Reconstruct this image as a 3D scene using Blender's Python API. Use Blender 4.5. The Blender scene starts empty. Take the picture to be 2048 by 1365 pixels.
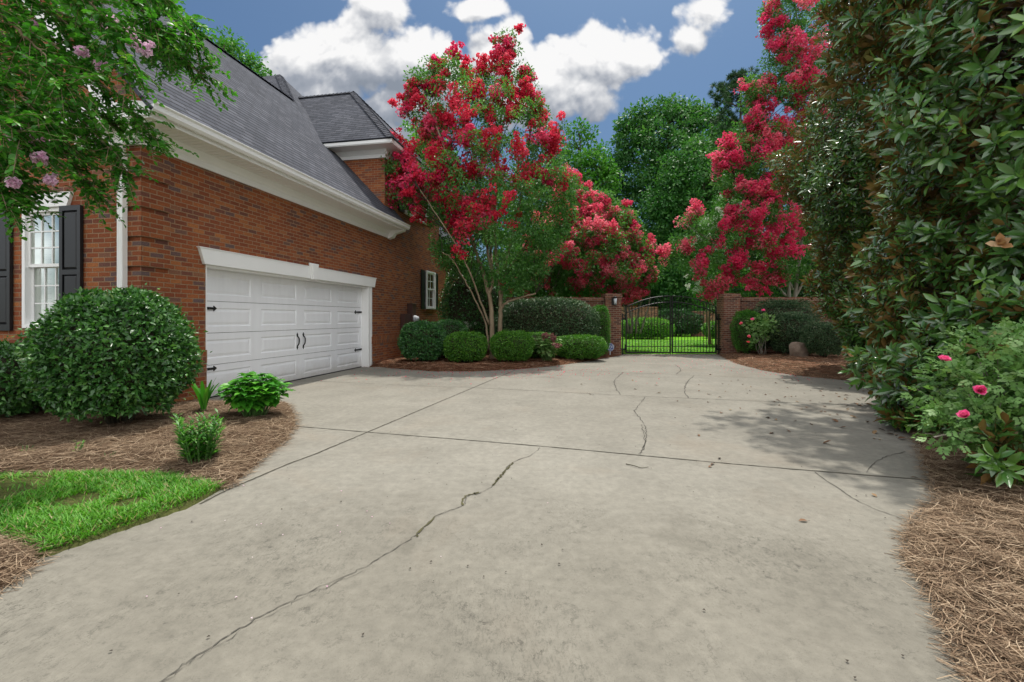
import bpy, math
import numpy as np
from mathutils import Vector, Matrix
R = math.radians
C = bpy.context.scene.collection
SC = bpy.context.scene

# ------------------------------------------------------------------ camera, sky, sun, exposure
EYE, F, HX, HY = 1.32, 910.0, 1024.0, 637.0        # eye height, focal length in photo pixels, principal column, horizon row
cam = bpy.data.objects.new('camera', bpy.data.cameras.new('camera')); C.objects.link(cam)
cam.location = (0, 0, EYE); cam.rotation_euler = (R(90), 0, 0)
cam.data.lens = 16.0; cam.data.sensor_width = 36.0; cam.data.shift_y = -45.5/2048
cam.data.clip_start = 0.05; cam.data.clip_end = 2000
SC.camera = cam
SUN_DIR = Vector((0.123, 0.29, 1.0)).normalized()
SUN_EL, SUN_AZ = math.asin(SUN_DIR.z), math.atan2(SUN_DIR.x, SUN_DIR.y)
SUN_STRENGTH, SKY_STRENGTH, EXPOSURE = 3.0, 0.10, 0.48
sun = bpy.data.objects.new('sun', bpy.data.lights.new('sun', 'SUN')); C.objects.link(sun)
sun.data.energy = SUN_STRENGTH; sun.data.angle = R(0.6); sun.data.color = (1.0, 0.95, 0.87)
sun.rotation_euler = (-SUN_DIR).to_track_quat('-Z', 'Y').to_euler()
SC.view_settings.view_transform = 'Standard'; SC.view_settings.look = 'None'
SC.view_settings.exposure = EXPOSURE; SC.view_settings.gamma = 1; SC.view_settings.use_curve_mapping = False
SC.cycles.max_bounces = 6; SC.cycles.diffuse_bounces = 3; SC.cycles.glossy_bounces = 2; SC.cycles.transmission_bounces = 3
SC.cycles.transparent_max_bounces = 6; SC.cycles.use_denoising = True
SC.cycles.caustics_reflective = False; SC.cycles.caustics_refractive = False

class NT:
    """tiny node-tree writer"""
    def __init__(s, tree): s.t = tree
    def n(s, typ, ins=None, **kw):
        nd = s.t.nodes.new(typ)
        for k, v in kw.items(): setattr(nd, k, v)
        for k, v in (ins or {}).items():
            if isinstance(v, bpy.types.NodeSocket): s.t.links.new(v, nd.inputs[k])
            else: nd.inputs[k].default_value = v
        return nd
    def math(s, op, a, b=0.0, c=0.0, clamp=False):
        nd = s.n('ShaderNodeMath', {0: a, 1: b, 2: c}, operation=op); nd.use_clamp = clamp; return nd.outputs[0]
    def vmath(s, op, a, b=(0, 0, 0)):
        nd = s.n('ShaderNodeVectorMath', {0: a, 1: b}, operation=op)
        return nd.outputs['Value'] if op in ('LENGTH', 'DOT_PRODUCT') else nd.outputs[0]
    def ramp(s, fac, stops, interp='LINEAR'):
        nd = s.n('ShaderNodeValToRGB', {0: fac}); cr = nd.color_ramp; cr.interpolation = interp
        while len(cr.elements) < len(stops): cr.elements.new(0.5)
        for e, (p, c) in zip(cr.elements, stops):
            e.position = p; e.color = (*c, 1) if len(c) == 3 else c
        return nd.outputs[0]
    def noise(s, vec, scale, detail=4, rough=0.55, out='Fac', dist=0.0):
        return s.n('ShaderNodeTexNoise', {'Vector': vec, 'Scale': scale, 'Detail': detail, 'Roughness': rough, 'Distortion': dist}).outputs[out]
    def mix(s, fac, a, b, mode='MIX'):
        nd = s.n('ShaderNodeMix', {0: fac, 6: a, 7: b}, data_type='RGBA', blend_type=mode); return nd.outputs[2]
    def link(s, a, b): s.t.links.new(a, b)
def g3(v): return (v, v, v)
def c4(c): return (*c, 1.0)

# --- clouds: a field of soft cells with ragged noise, in directions of the sky
def px_dir(px, py): return ((px-HX)/F, (HY-py)/F)
CLOUDS = [(600, 130, 95, 95), (700, 120, 115, 100), (820, 120, 110, 85), (760, 15, 80, 70), (650, 200, 130, 75), (820, 215, 150, 60),
          (1005, 115, 90, 95), (1080, 165, 130, 100), (1190, 120, 120, 92), (1262, 122, 66, 50), (1160, 185, 110, 65), (1040, 210, 100, 60),
          (1418, 22, 66, 64), (1382, 80, 42, 40), (900, 170, 90, 80), (730, 270, 170, 60), (960, 20, 70, 30),
          (300, 330, 90, 60), (1800, 250, 150, 80), (-300, 100, 260, 120), (2300, 60, 200, 120), (500, -250, 260, 90), (1500, -420, 300, 110)]
def cloud_group():
    g = bpy.data.node_groups.new('cloud_field', 'ShaderNodeTree')
    g.interface.new_socket('P', in_out='INPUT', socket_type='NodeSocketVector')
    g.interface.new_socket('D', in_out='OUTPUT', socket_type='NodeSocketFloat')
    t = NT(g); gi = t.n('NodeGroupInput'); go = t.n('NodeGroupOutput'); p = gi.outputs[0]
    d = None
    for (px, py, rx, ry) in CLOUDS:
        cx, cy = px_dir(px, py)
        q = t.vmath('MULTIPLY', t.vmath('SUBTRACT', p, (cx, cy, 0)), (F/rx, F/ry, 0))
        v = t.math('SUBTRACT', 1.0, t.vmath('LENGTH', q))
        d = v if d is None else t.math('SMOOTH_MAX', d, v, 0.25)
    g.interface.new_socket('S', in_out='OUTPUT', socket_type='NodeSocketFloat')
    n1 = t.noise(p, 5.0, 9, 0.60, dist=0.25)
    wp = t.vmath('ADD', p, t.vmath('MULTIPLY', t.vmath('SUBTRACT', t.noise(p, 9.0, 4, 0.6, 'Color'), (0.5, 0.5, 0.5)), (0.05, 0.05, 0.0)))
    def puff(sc):
        v = t.n('ShaderNodeTexVoronoi', {'Vector': wp, 'Scale': sc}, feature='SMOOTH_F1'); v.inputs['Smoothness'].default_value = 0.35
        return t.math('SUBTRACT', 0.42, v.outputs['Distance'])
    ds = t.math('MAXIMUM', d, -1.2)
    d = t.math('MULTIPLY_ADD', t.math('SUBTRACT', n1, 0.5), 1.25, ds)
    d = t.math('MULTIPLY_ADD', puff(14.0), 0.50, d); d = t.math('MULTIPLY_ADD', puff(33.0), 0.26, d); d = t.math('MULTIPLY_ADD', puff(75.0), 0.12, d)
    t.link(d, go.inputs[0]); t.link(ds, go.inputs[1]); return g
def build_world():
    w = bpy.data.worlds.new('World'); SC.world = w; w.use_nodes = True
    w.node_tree.nodes.clear(); t = NT(w.node_tree)
    sky = t.n('ShaderNodeTexSky', sky_type='NISHITA', sun_disc=False, sun_elevation=SUN_EL, sun_rotation=SUN_AZ)
    sky.air_density = 1.0; sky.dust_density = 3.2; sky.ozone_density = 1.3
    tc = t.n('ShaderNodeTexCoord').outputs['Generated']
    sp = t.n('ShaderNodeSeparateXYZ', {0: tc})
    y = t.math('MAXIMUM', t.math('ABSOLUTE', sp.outputs[1]), 0.12)
    p = t.n('ShaderNodeCombineXYZ', {0: t.math('DIVIDE', sp.outputs[0], y), 1: t.math('DIVIDE', sp.outputs[2], y), 2: 0.0}).outputs[0]
    grp = cloud_group()
    def field(v):
        nd = t.n('ShaderNodeGroup', {}); nd.node_tree = grp; t.link(v, nd.inputs[0]); return nd.outputs[0], nd.outputs[1]
    d0, s0 = field(p); d1, _ = field(t.vmath('ADD', p, (0.006, 0.016, 0))); _, s2 = field(t.vmath('ADD', p, (0.0, 0.07, 0)))
    a = t.n('ShaderNodeMapRange', {0: d0, 1: 0.0, 2: 0.30}, interpolation_type='SMOOTHSTEP').outputs[0]
    fine_l = t.math('MULTIPLY', t.math('SUBTRACT', d0, d1), 1.15)
    base_l = t.math('MULTIPLY', t.math('SUBTRACT', s0, s2), 0.40)
    edge = t.n('ShaderNodeMapRange', {0: d0, 1: 0.1, 2: 0.9, 3: 0.10, 4: 0.0}).outputs[0]
    low = t.n('ShaderNodeMapRange', {0: t.n('ShaderNodeSeparateXYZ', {0: p}).outputs[1], 1: 0.44, 2: 0.62, 3: -0.42, 4: 0.14}, interpolation_type='SMOOTHSTEP').outputs[0]
    right = t.n('ShaderNodeMapRange', {0: t.n('ShaderNodeSeparateXYZ', {0: p}).outputs[0], 1: -0.12, 2: 0.06, 3: 0.0, 4: 0.34}, interpolation_type='SMOOTHSTEP').outputs[0]
    low = t.math('MINIMUM', t.math('ADD', low, right), 0.16)
    lit = t.math('ADD', t.math('ADD', t.math('ADD', fine_l, base_l), t.math('ADD', edge, low)), 0.57, clamp=True)
    k = 1.0/SKY_STRENGTH
    cc = t.ramp(lit, [(0.0, (0.19, 0.215, 0.255)), (0.35, (0.27, 0.29, 0.33)), (0.65, (0.46, 0.47, 0.49)), (1.0, (0.70, 0.695, 0.69))])
    cc = t.vmath('SCALE', cc); cc.node.inputs['Scale'].default_value = k
    skyc = t.mix(1.0, sky.outputs[0], c4((0.37, 0.52, 0.64)), 'MULTIPLY')
    final = t.mix(t.math('MULTIPLY', a, 0.97), skyc, cc)
    # unseen bright cloud added overhead and behind the camera as fill light
    wide = t.noise(tc, 1.6, 6, 0.6, dist=0.4)
    el = t.n('ShaderNodeMapRange', {0: sp.outputs[2], 1: 0.66, 2: 0.80}, interpolation_type='SMOOTHSTEP').outputs[0]
    bk = t.n('ShaderNodeMapRange', {0: sp.outputs[1], 1: 0.10, 2: -0.25}, interpolation_type='SMOOTHSTEP').outputs[0]
    cover = t.math('MULTIPLY', t.math('MAXIMUM', el, bk), t.n('ShaderNodeMapRange', {0: wide, 1: 0.32, 2: 0.50}, interpolation_type='SMOOTHSTEP').outputs[0])
    cw = t.vmath('SCALE', t.ramp(wide, [(0.40, (1.50, 1.50, 1.50)), (0.75, (1.05, 1.06, 1.08))])); cw.node.inputs['Scale'].default_value = k
    final = t.mix(cover, final, cw)
    bg = t.n('ShaderNodeBackground', {0: final, 1: SKY_STRENGTH}); t.link(bg.outputs[0], t.n('ShaderNodeOutputWorld').inputs[0])
    w.cycles.sampling_method = 'MANUAL'; w.cycles.sample_map_resolution = 512
build_world()

# ------------------------------------------------------------------ places from the photograph
def W(px, py, Y): return np.array(((px-HX)/F*Y, Y, EYE+(HY-py)/F*Y))
def G(px, py, z=0.0):
    Y = (EYE-z)*F/(py-HY); return np.array(((px-HX)/F*Y, Y))
def Gp(l, z=0.0): return np.array([G(a, b, z) for a, b in l])

# ------------------------------------------------------------------ objects
def tag(o, label=None, cat=None, group=None, kind=None):
    if label: o['label'] = label
    if cat: o['category'] = cat
    if group: o['group'] = group
    if kind: o['kind'] = kind
    return o
def thing(name, label, cat, loc=(0, 0, 0), rz=0.0, group=None):
    o = bpy.data.objects.new(name, None); C.objects.link(o); o.empty_display_size = 0.1
    o.location = loc; o.rotation_euler = (0, 0, rz); return tag(o, label, cat, group)
def link(name, me, parent=None, loc=None):
    o = bpy.data.objects.new(name, me); C.objects.link(o)
    if parent is not None:
        o.parent = parent
    if loc is not None: o.location = loc
    return o
def mesh_np(name, V, T, mats, mi=None, var=None, parent=None, smooth=False, loc=None, world=True):
    """triangle mesh from arrays; V is in world space, brought into the parent's space when world is True"""
    V = np.asarray(V, dtype=np.float64).reshape(-1, 3); T = np.asarray(T, dtype=np.int32).reshape(-1, 3)
    if parent is not None and world:
        V = V - np.array(parent.location)
    me = bpy.data.meshes.new(name)
    me.vertices.add(len(V)); me.vertices.foreach_set('co', V.astype(np.float32).ravel())
    me.loops.add(len(T)*3); me.loops.foreach_set('vertex_index', T.ravel())
    me.polygons.add(len(T)); me.polygons.foreach_set('loop_start', np.arange(0, len(T)*3, 3, dtype=np.int32))
    if mi is not None: me.polygons.foreach_set('material_index', np.asarray(mi, dtype=np.int32))
    if smooth: me.polygons.foreach_set('use_smooth', np.ones(len(T), dtype=bool))
    if var is not None:
        at = me.attributes.new('var', 'FLOAT', 'POINT'); at.data.foreach_set('value', np.asarray(var, dtype=np.float32))
    for m in (mats if isinstance(mats, (list, tuple)) else [mats]): me.materials.append(m)
    me.update(calc_edges=True); me.validate()
    return link(name, me, parent, loc)

class B:
    """boxes, polygons and tubes collected into ONE mesh with metre-scale UVs"""
    def __init__(s): s.v = []; s.f = []; s.m = []; s.sm = []
    def poly(s, pts, m=0, smooth=False):
        i = len(s.v); s.v += [tuple(map(float, p)) for p in pts]; s.f.append(list(range(i, i+len(pts)))); s.m.append(m); s.sm.append(smooth)
    def box(s, x0, x1, y0, y1, z0, z1, m=0):
        x0, x1 = min(x0, x1), max(x0, x1); y0, y1 = min(y0, y1), max(y0, y1); z0, z1 = min(z0, z1), max(z0, z1)
        p = lambda a, b, c: ((x0, x1)[a], (y0, y1)[b], (z0, z1)[c])
        for q in (((0,0,0),(0,0,1),(0,1,1),(0,1,0)), ((1,0,0),(1,1,0),(1,1,1),(1,0,1)), ((0,0,0),(1,0,0),(1,0,1),(0,0,1)),
                  ((0,1,0),(0,1,1),(1,1,1),(1,1,0)), ((0,0,0),(0,1,0),(1,1,0),(1,0,0)), ((0,0,1),(1,0,1),(1,1,1),(0,1,1))):
            s.poly([p(*k) for k in q], m)
    def slab(s, pts, th, m=0):
        """polygon with thickness th downwards along its normal"""
        P = [Vector(p) for p in pts]; n = (P[1]-P[0]).cross(P[2]-P[0]).normalized()
        if n.z < 0: P.reverse(); n = -n
        Q = [p - n*th for p in P]
        s.poly(P, m); s.poly(list(reversed(Q)), m)
        for i in range(len(P)):
            j = (i+1) % len(P); s.poly([P[i], Q[i], Q[j], P[j]], m)
    def prism(s, prof, axis, a0, a1, m=0):
        """profile (list of 2D points) swept along an axis: 'y' takes (x, z), 'x' takes (y, z), 'z' takes (x, y)"""
        f = {'y': lambda p, a: (p[0], a, p[1]), 'x': lambda p, a: (a, p[0], p[1]), 'z': lambda p, a: (p[0], p[1], a)}[axis]
        s.poly([f(p, a0) for p in prof], m); s.poly([f(p, a1) for p in reversed(prof)], m)
        for i in range(len(prof)):
            j = (i+1) % len(prof); s.poly([f(prof[i], a0), f(prof[i], a1), f(prof[j], a1), f(prof[j], a0)], m)
    def tube(s, pts, r, n=8, m=0):
        V, T = tube_np(pts, r if hasattr(r, '__len__') else [r]*len(pts), n)
        i = len(s.v); s.v += [tuple(v) for v in V]
        for t in T: s.f.append([int(k)+i for k in t]); s.m.append(m); s.sm.append(True)
    def build(s, name, mats, parent=None, bevel=0.0, fix=True):
        me = bpy.data.meshes.new(name); me.from_pydata(s.v, [], s.f)
        for m in (mats if isinstance(mats, (list, tuple)) else [mats]): me.materials.append(m)
        me.polygons.foreach_set('material_index', s.m); me.polygons.foreach_set('use_smooth', s.sm)
        me.update()
        if fix:
            import bmesh
            bm = bmesh.new(); bm.from_mesh(me)
            bmesh.ops.remove_doubles(bm, verts=bm.verts, dist=1e-5) if bevel else None
            bmesh.ops.recalc_face_normals(bm, faces=bm.faces); bm.to_mesh(me); bm.free()
        uv = me.uv_layers.new(name='UVMap')
        for p in me.polygons:
            n = p.normal
            if abs(n.z) > 0.99: u, v = Vector((1, 0, 0)), Vector((0, 1, 0))
            else:
                u = Vector((0, 0, 1)).cross(n).normalized(); v = n.cross(u)
            for li in p.loop_indices:
                co = me.vertices[me.loops[li].vertex_index].co; uv.data[li].uv = (co.dot(u), co.dot(v))
        o = link(name, me, parent)
        if bevel:
            b = o.modifiers.new('bevel', 'BEVEL'); b.width = bevel; b.segments = 2; b.limit_method = 'ANGLE'
        return o

def spline(pts, per=6):
    P = np.array(pts, dtype=float)
    if len(P) < 3: return np.array([P[0]*(1-t)+P[-1]*t for t in np.linspace(0, 1, per+1)])
    Q = np.vstack([2*P[0]-P[1], P, 2*P[-1]-P[-2]]); out = []
    for i in range(1, len(Q)-2):
        a, b, c, d = Q[i-1], Q[i], Q[i+1], Q[i+2]
        for t in np.linspace(0, 1, per, endpoint=False):
            out.append(0.5*((2*b)+(-a+c)*t+(2*a-5*b+4*c-d)*t*t+(-a+3*b-3*c+d)*t**3))
    out.append(P[-1]); return np.array(out)
def tube_np(pts, rad, n=7):
    P = np.array(pts, dtype=float); rad = np.asarray(rad, dtype=float); k = len(P)
    tg = np.gradient(P, axis=0); tg /= np.linalg.norm(tg, axis=1, keepdims=True)+1e-9
    up = np.where(np.abs(tg[:, 2:3]) > 0.9, np.array([[1.0, 0, 0]]), np.array([[0, 0, 1.0]]))
    a = np.cross(tg, up); a /= np.linalg.norm(a, axis=1, keepdims=True)+1e-9; b = np.cross(tg, a)
    for i in range(1, k):                                            # keep the frame from flipping
        if np.dot(a[i], a[i-1]) < 0: a[i] *= -1; b[i] *= -1
    th = np.linspace(0, 2*np.pi, n, endpoint=False)
    V = (P[:, None, :] + rad[:, None, None]*(np.cos(th)[None, :, None]*a[:, None, :]+np.sin(th)[None, :, None]*b[:, None, :])).reshape(-1, 3)
    T = []
    for i in range(k-1):
        for j in range(n):
            q = (j+1) % n; A, Bq, Cc, D = i*n+j, i*n+q, (i+1)*n+q, (i+1)*n+j
            T += [(A, Bq, Cc), (A, Cc, D)]
    V = np.vstack([V, P[-1:], P[:1]]); e, s0 = len(V)-2, len(V)-1
    for j in range(n):
        q = (j+1) % n; T.append(((k-1)*n+j, (k-1)*n+q, e)); T.append((q, j, s0))
    return V, np.array(T, dtype=np.int32)
class Geo:
    """arrays of many small shapes, one mesh at the end"""
    def __init__(s): s.V = []; s.T = []; s.var = []; s.mi = []; s.n = 0
    def add(s, V, T, var=0.5, mi=0):
        V = np.asarray(V); T = np.asarray(T)
        s.V.append(V); s.T.append(T+s.n); s.n += len(V)
        s.var.append(np.full(len(V), var) if np.isscalar(var) else np.asarray(var)); s.mi.append(np.full(len(T), mi, dtype=np.int32))
    def limb(s, pts, r0, r1, n=7, per=6, var=0.5, mi=0, wob=0.0, rng=None):
        P = spline(pts, per)
        if wob and rng is not None: P[1:-1] += rng.normal(0, wob, (len(P)-2, 3))
        s.add(*tube_np(P, np.linspace(r0, r1, len(P)), n), var=var, mi=mi); return P
    def build(s, name, mats, parent=None, smooth=False, world=True):
        return mesh_np(name, np.vstack(s.V), np.vstack(s.T), mats, np.concatenate(s.mi), np.concatenate(s.var), parent, smooth, world=world)

def unit(v): return v/(np.linalg.norm(v, axis=-1, keepdims=True)+1e-9)
def leaf_np(P, A, N, L, Wd, lod=0, bend=0.12, fold=0.22):
    """many leaves: P base points, A axes, N face normals, L lengths, Wd widths"""
    n = len(P); A = unit(A); N = unit(N-(N*A).sum(1, keepdims=True)*A); S = np.cross(N, A)
    L = np.broadcast_to(np.asarray(L, float), (n,))[:, None]; Wd = np.broadcast_to(np.asarray(Wd, float), (n,))[:, None]
    tip = P+A*L-N*L*bend; mid = lambda f: P+A*L*f-N*L*bend*f*f
    if lod == 0:
        l = mid(0.48)+S*Wd/2+N*Wd*fold; r = mid(0.48)-S*Wd/2+N*Wd*fold
        V = np.stack([P, r, tip, l], 1).reshape(-1, 3); base = np.arange(n)[:, None, None]*4
        T = (base+np.array([[0, 1, 2], [0, 2, 3]])[None]).reshape(-1, 3); return V, T, 4
    if lod == 1:
        l = mid(0.45)+S*Wd/2+N*Wd*fold; r = mid(0.45)-S*Wd/2+N*Wd*fold
        V = np.stack([P, mid(0.5), tip, l, r], 1).reshape(-1, 3); base = np.arange(n)[:, None, None]*5
        T = (base+np.array([[0, 4, 1], [4, 2, 1], [2, 3, 1], [3, 0, 1]])[None]).reshape(-1, 3); return V, T, 5
    l1 = mid(0.28)+S*Wd*0.42+N*Wd*fold*0.8; r1 = mid(0.28)-S*Wd*0.42+N*Wd*fold*0.8
    l2 = mid(0.62)+S*Wd*0.46+N*Wd*fold; r2 = mid(0.62)-S*Wd*0.46+N*Wd*fold
    V = np.stack([P, mid(0.3), mid(0.65), tip, l1, r1, l2, r2], 1).reshape(-1, 3); base = np.arange(n)[:, None, None]*8
    T = (base+np.array([[0, 5, 1], [0, 1, 4], [5, 7, 2], [5, 2, 1], [1, 2, 6], [1, 6, 4], [7, 3, 2], [2, 3, 6]])[None]).reshape(-1, 3)
    return V, T, 8
def add_leaves(geo, rng, P, A, N, L, Wd, lod=0, bend=0.12, fold=0.22, mi=0, var=None):
    V, T, k = leaf_np(P, A, N, L, Wd, lod, bend, fold)
    v = rng.random(len(P)) if var is None else var
    geo.add(V, T, np.repeat(v, k), mi)

def in_poly(P, poly):
    x, y = P[:, 0], P[:, 1]; ins = np.zeros(len(P), bool); n = len(poly)
    for i in range(n):
        x1, y1 = poly[i]; x2, y2 = poly[(i+1) % n]
        c = ((y1 > y) != (y2 > y)) & (x < (x2-x1)*(y-y1)/(y2-y1+1e-12)+x1); ins ^= c
    return ins
def sdist(P, poly):
    d = np.full(len(P), 1e9); n = len(poly)
    for i in range(n):
        a = np.array(poly[i]); b = np.array(poly[(i+1) % n]); ab = b-a
        t = np.clip(((P-a)@ab)/(ab@ab+1e-12), 0, 1); d = np.minimum(d, np.linalg.norm(P-(a+t[:, None]*ab), axis=1))
    return np.where(in_poly(P, poly), d, -d)
def sample_poly(rng, poly, n):
    poly = np.array(poly); lo, hi = poly.min(0), poly.max(0); out = np.zeros((0, 2))
    while len(out) < n:
        q = lo+rng.random((n*2, 2))*(hi-lo); out = np.vstack([out, q[in_poly(q, poly)]])
    return out[:n]
def patch(poly, cell, margin, hfun, name, mat, parent=None):
    """ground sheet: grid cells within margin of the polygon, height from signed distance"""
    poly = np.array(poly); lo, hi = poly.min(0)-margin-cell, poly.max(0)+margin+cell
    xs = np.arange(lo[0], hi[0], cell); ys = np.arange(lo[1], hi[1], cell)
    X, Y = np.meshgrid(xs, ys); P = np.stack([X.ravel(), Y.ravel()], 1); sd = sdist(P, poly); z = hfun(P, sd)
    nx = len(xs); idx = np.arange(len(P)).reshape(len(ys), nx)
    a, b, c, d = idx[:-1, :-1].ravel(), idx[:-1, 1:].ravel(), idx[1:, 1:].ravel(), idx[1:, :-1].ravel()
    ok = (np.maximum.reduce([sd[a], sd[b], sd[c], sd[d]]) > -margin)
    T = np.vstack([np.stack([a, b, c], 1)[ok], np.stack([a, c, d], 1)[ok]])
    used = np.unique(T); m = np.full(len(P), -1); m[used] = np.arange(len(used))
    return mesh_np(name, np.column_stack([P, z])[used], m[T], mat, parent=parent, smooth=True)
_bump = np.random.default_rng(5).random((64, 64))
def vnoise(P, s):
    q = P*s; i = np.floor(q).astype(int); f = q-i; f = f*f*(3-2*f)
    g = lambda a, b: _bump[a % 64, b % 64]
    return ((g(i[:, 0], i[:, 1])*(1-f[:, 0])+g(i[:, 0]+1, i[:, 1])*f[:, 0])*(1-f[:, 1])
            + (g(i[:, 0], i[:, 1]+1)*(1-f[:, 0])+g(i[:, 0]+1, i[:, 1]+1)*f[:, 0])*f[:, 1])

# ------------------------------------------------------------------ materials
def mat(name):
    m = bpy.data.materials.new(name); m.use_nodes = True; m.node_tree.nodes.clear(); t = NT(m.node_tree)
    out = t.n('ShaderNodeOutputMaterial'); return m, t, out
def bsdf(t, out, col, rough=0.6, normal=None, metal=0.0, spec=0.5, alpha=None):
    ins = {'Base Color': col if isinstance(col, bpy.types.NodeSocket) else c4(col), 'Roughness': rough, 'Metallic': metal, 'Specular IOR Level': spec}
    b = t.n('ShaderNodeBsdfPrincipled', ins)
    if normal is not None: t.link(normal, b.inputs['Normal'])
    if out is not None: t.link(b.outputs[0], out.inputs[0])
    return b
def bump(t, h, strength, dist): return t.n('ShaderNodeBump', {'Height': h, 'Strength': strength, 'Distance': dist}).outputs[0]
def paint(name, col, rough=0.5, var=0.08, metal=0.0, spec=0.5, bmp=0.15):
    m, t, out = mat(name); co = t.n('ShaderNodeTexCoord').outputs['Object']
    n = t.noise(co, 3.0, 5, 0.6); n2 = t.noise(co, 60.0, 3, 0.6)
    k = t.math('MULTIPLY_ADD', n, 2*var, 1-var)
    c = t.n('ShaderNodeVectorMath', {0: col}, operation='SCALE'); t.link(k, c.inputs['Scale'])
    bsdf(t, out, c.outputs[0], rough, bump(t, n2, bmp, 0.002), metal, spec); return m
def leaf_mat(name, stops, rough=0.45, back=None, transl=0.3, spec=0.4):
    m, t, out = mat(name); v = t.n('ShaderNodeAttribute', attribute_name='var').outputs['Fac']
    col = t.ramp(v, stops)
    if back is not None:
        bk = t.ramp(v, back); col = t.mix(t.n('ShaderNodeNewGeometry').outputs['Backfacing'], col, bk)
    b = bsdf(t, None, col, rough, spec=spec)
    tr = t.n('ShaderNodeBsdfTranslucent'); tc = t.mix(1.0, col, c4((1, 1, 1)) if 'petal' in name else c4((1.0, 1.15, 0.55)) if back is None else c4((0.9, 1, .5)), 'MULTIPLY'); t.link(tc, tr.inputs[0])
    mx = t.n('ShaderNodeMixShader', {0: transl, 1: b.outputs[0], 2: tr.outputs[0]}); t.link(mx.outputs[0], out.inputs[0]); return m
def bark_mat(name, c0, c1, scale=9.0):
    m, t, out = mat(name); co = t.n('ShaderNodeTexCoord').outputs['Object']
    st = t.n('ShaderNodeMapping', {'Vector': co, 'Scale': (1, 1, 0.22)}).outputs[0]
    n = t.noise(st, scale, 6, 0.6); bsdf(t, out, t.ramp(n, [(0.3, c0), (0.7, c1)]), 0.85, bump(t, n, 0.6, 0.02), spec=0.2); return m
def brick_mat(name, stops, mortar, bw=0.203, rh=0.0677, ms=0.006, gain=1.0, rot=False):
    m, t, out = mat(name); uv = t.n('ShaderNodeTexCoord').outputs['UV']
    uv = t.n('ShaderNodeMapping', {'Vector': uv, 'Location': (4.07, 2.031, 0), 'Rotation': (0, 0, R(90) if rot else 0)}).outputs[0]
    w = t.noise(uv, 6.0, 3, 0.6, 'Color'); wv = t.n('ShaderNodeVectorMath', {0: t.vmath('SUBTRACT', w, (0.5, 0.5, 0.5))}, operation='SCALE'); wv.inputs['Scale'].default_value = 0.006
    uvw = t.vmath('ADD', uv, wv.outputs[0])
    br = t.n('ShaderNodeTexBrick', {'Vector': uvw, 'Color1': (0, 0, 0, 1), 'Color2': (1, 1, 1, 1), 'Mortar': (0.5, 0.5, 0.5, 1), 'Scale': 1.0, 'Mortar Size': ms,
                                    'Mortar Smooth': 0.25, 'Bias': 0.0, 'Brick Width': bw, 'Row Height': rh})
    br.offset = 0.5
    col = t.ramp(br.outputs['Color'], stops)
    fine = t.noise(uv, 45.0, 5, 0.65); big = t.noise(uv, 0.7, 4, 0.6)
    col = t.mix(0.55, col, t.ramp(fine, [(0.3, g3(0.45)), (0.72, g3(1.35))]), 'MULTIPLY')
    col = t.mix(0.6, col, t.ramp(big, [(0.3, g3(0.72)), (0.7, g3(1.2))]), 'MULTIPLY')
    mo = t.mix(0.7, c4(mortar), t.ramp(fine, [(0.3, g3(0.55)), (0.7, g3(1.2))]), 'MULTIPLY')
    col = t.mix(br.outputs['Fac'], col, mo)
    h = t.math('MULTIPLY_ADD', fine, 0.25, t.math('SUBTRACT', 1.0, br.outputs['Fac']))
    bsdf(t, out, col, 0.88, bump(t, h, 0.75, 0.008), spec=0.25); return m
BRICK = [(0.0, (0.135, 0.090, 0.086)), (0.07, (0.16, 0.064, 0.044)), (0.22, (0.215, 0.060, 0.027)), (0.52, (0.255, 0.074, 0.029)), (0.78, (0.295, 0.090, 0.033)), (0.93, (0.36, 0.130, 0.045)), (1.0, (0.16, 0.085, 0.065))]
M = {}
M['brick'] = brick_mat('house_brick', BRICK, (0.30, 0.19, 0.115), ms=0.0075)
M['soldier'] = brick_mat('soldier_brick', BRICK, (0.30, 0.19, 0.115), ms=0.0075, bw=0.203, rh=0.0677, rot=True)
GB = [(0.0, (0.10, 0.045, 0.035)), (0.35, (0.17, 0.062, 0.042)), (0.7, (0.23, 0.085, 0.05)), (1.0, (0.29, 0.13, 0.085))]
M['wall_brick'] = brick_mat('garden_brick', GB, (0.30, 0.23, 0.17), ms=0.009)
M['white'] = paint('white_trim_paint', (0.84, 0.84, 0.83), 0.45, 0.04)
M['door_white'] = paint('garage_door_paint', (0.85, 0.86, 0.89), 0.38, 0.03, bmp=0.05)
def door_paint():
    m, t, out = mat('garage_door_dusty'); co = t.n('ShaderNodeTexCoord').outputs['Object']; z = t.n('ShaderNodeSeparateXYZ', {0: co}).outputs[2]
    foot = t.n('ShaderNodeMapRange', {0: t.math('ADD', z, t.math('MULTIPLY', t.noise(co, 5.0, 5, 0.7), -0.35)), 1: 0.16, 2: -0.14, 3: 0.0, 4: 0.55}).outputs[0]
    col = t.mix(foot, c4((0.85, 0.86, 0.89)), c4((0.42, 0.37, 0.31))); col = t.mix(0.10, col, t.ramp(t.noise(t.n('ShaderNodeMapping', {'Vector': co, 'Scale': (1, 1, 0.15)}).outputs[0], 9.0, 4, 0.6), [(0.3, g3(0.55)), (0.7, g3(1.1))]), 'MULTIPLY')
    bsdf(t, out, col, 0.42, bump(t, t.noise(t.n('ShaderNodeMapping', {'Vector': co, 'Scale': (1, 0.1, 1)}).outputs[0], 120.0, 3, 0.6), 0.08, 0.002)); return m
M['door_white'] = door_paint()
M['black'] = paint('black_shutter_paint', (0.010, 0.011, 0.013), 0.4, 0.15)
M['iron'] = paint('black_iron', (0.006, 0.006, 0.007), 0.45, 0.2)
M['dark_room'] = paint('room_dark', (0.03, 0.032, 0.03), 0.9)
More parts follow.
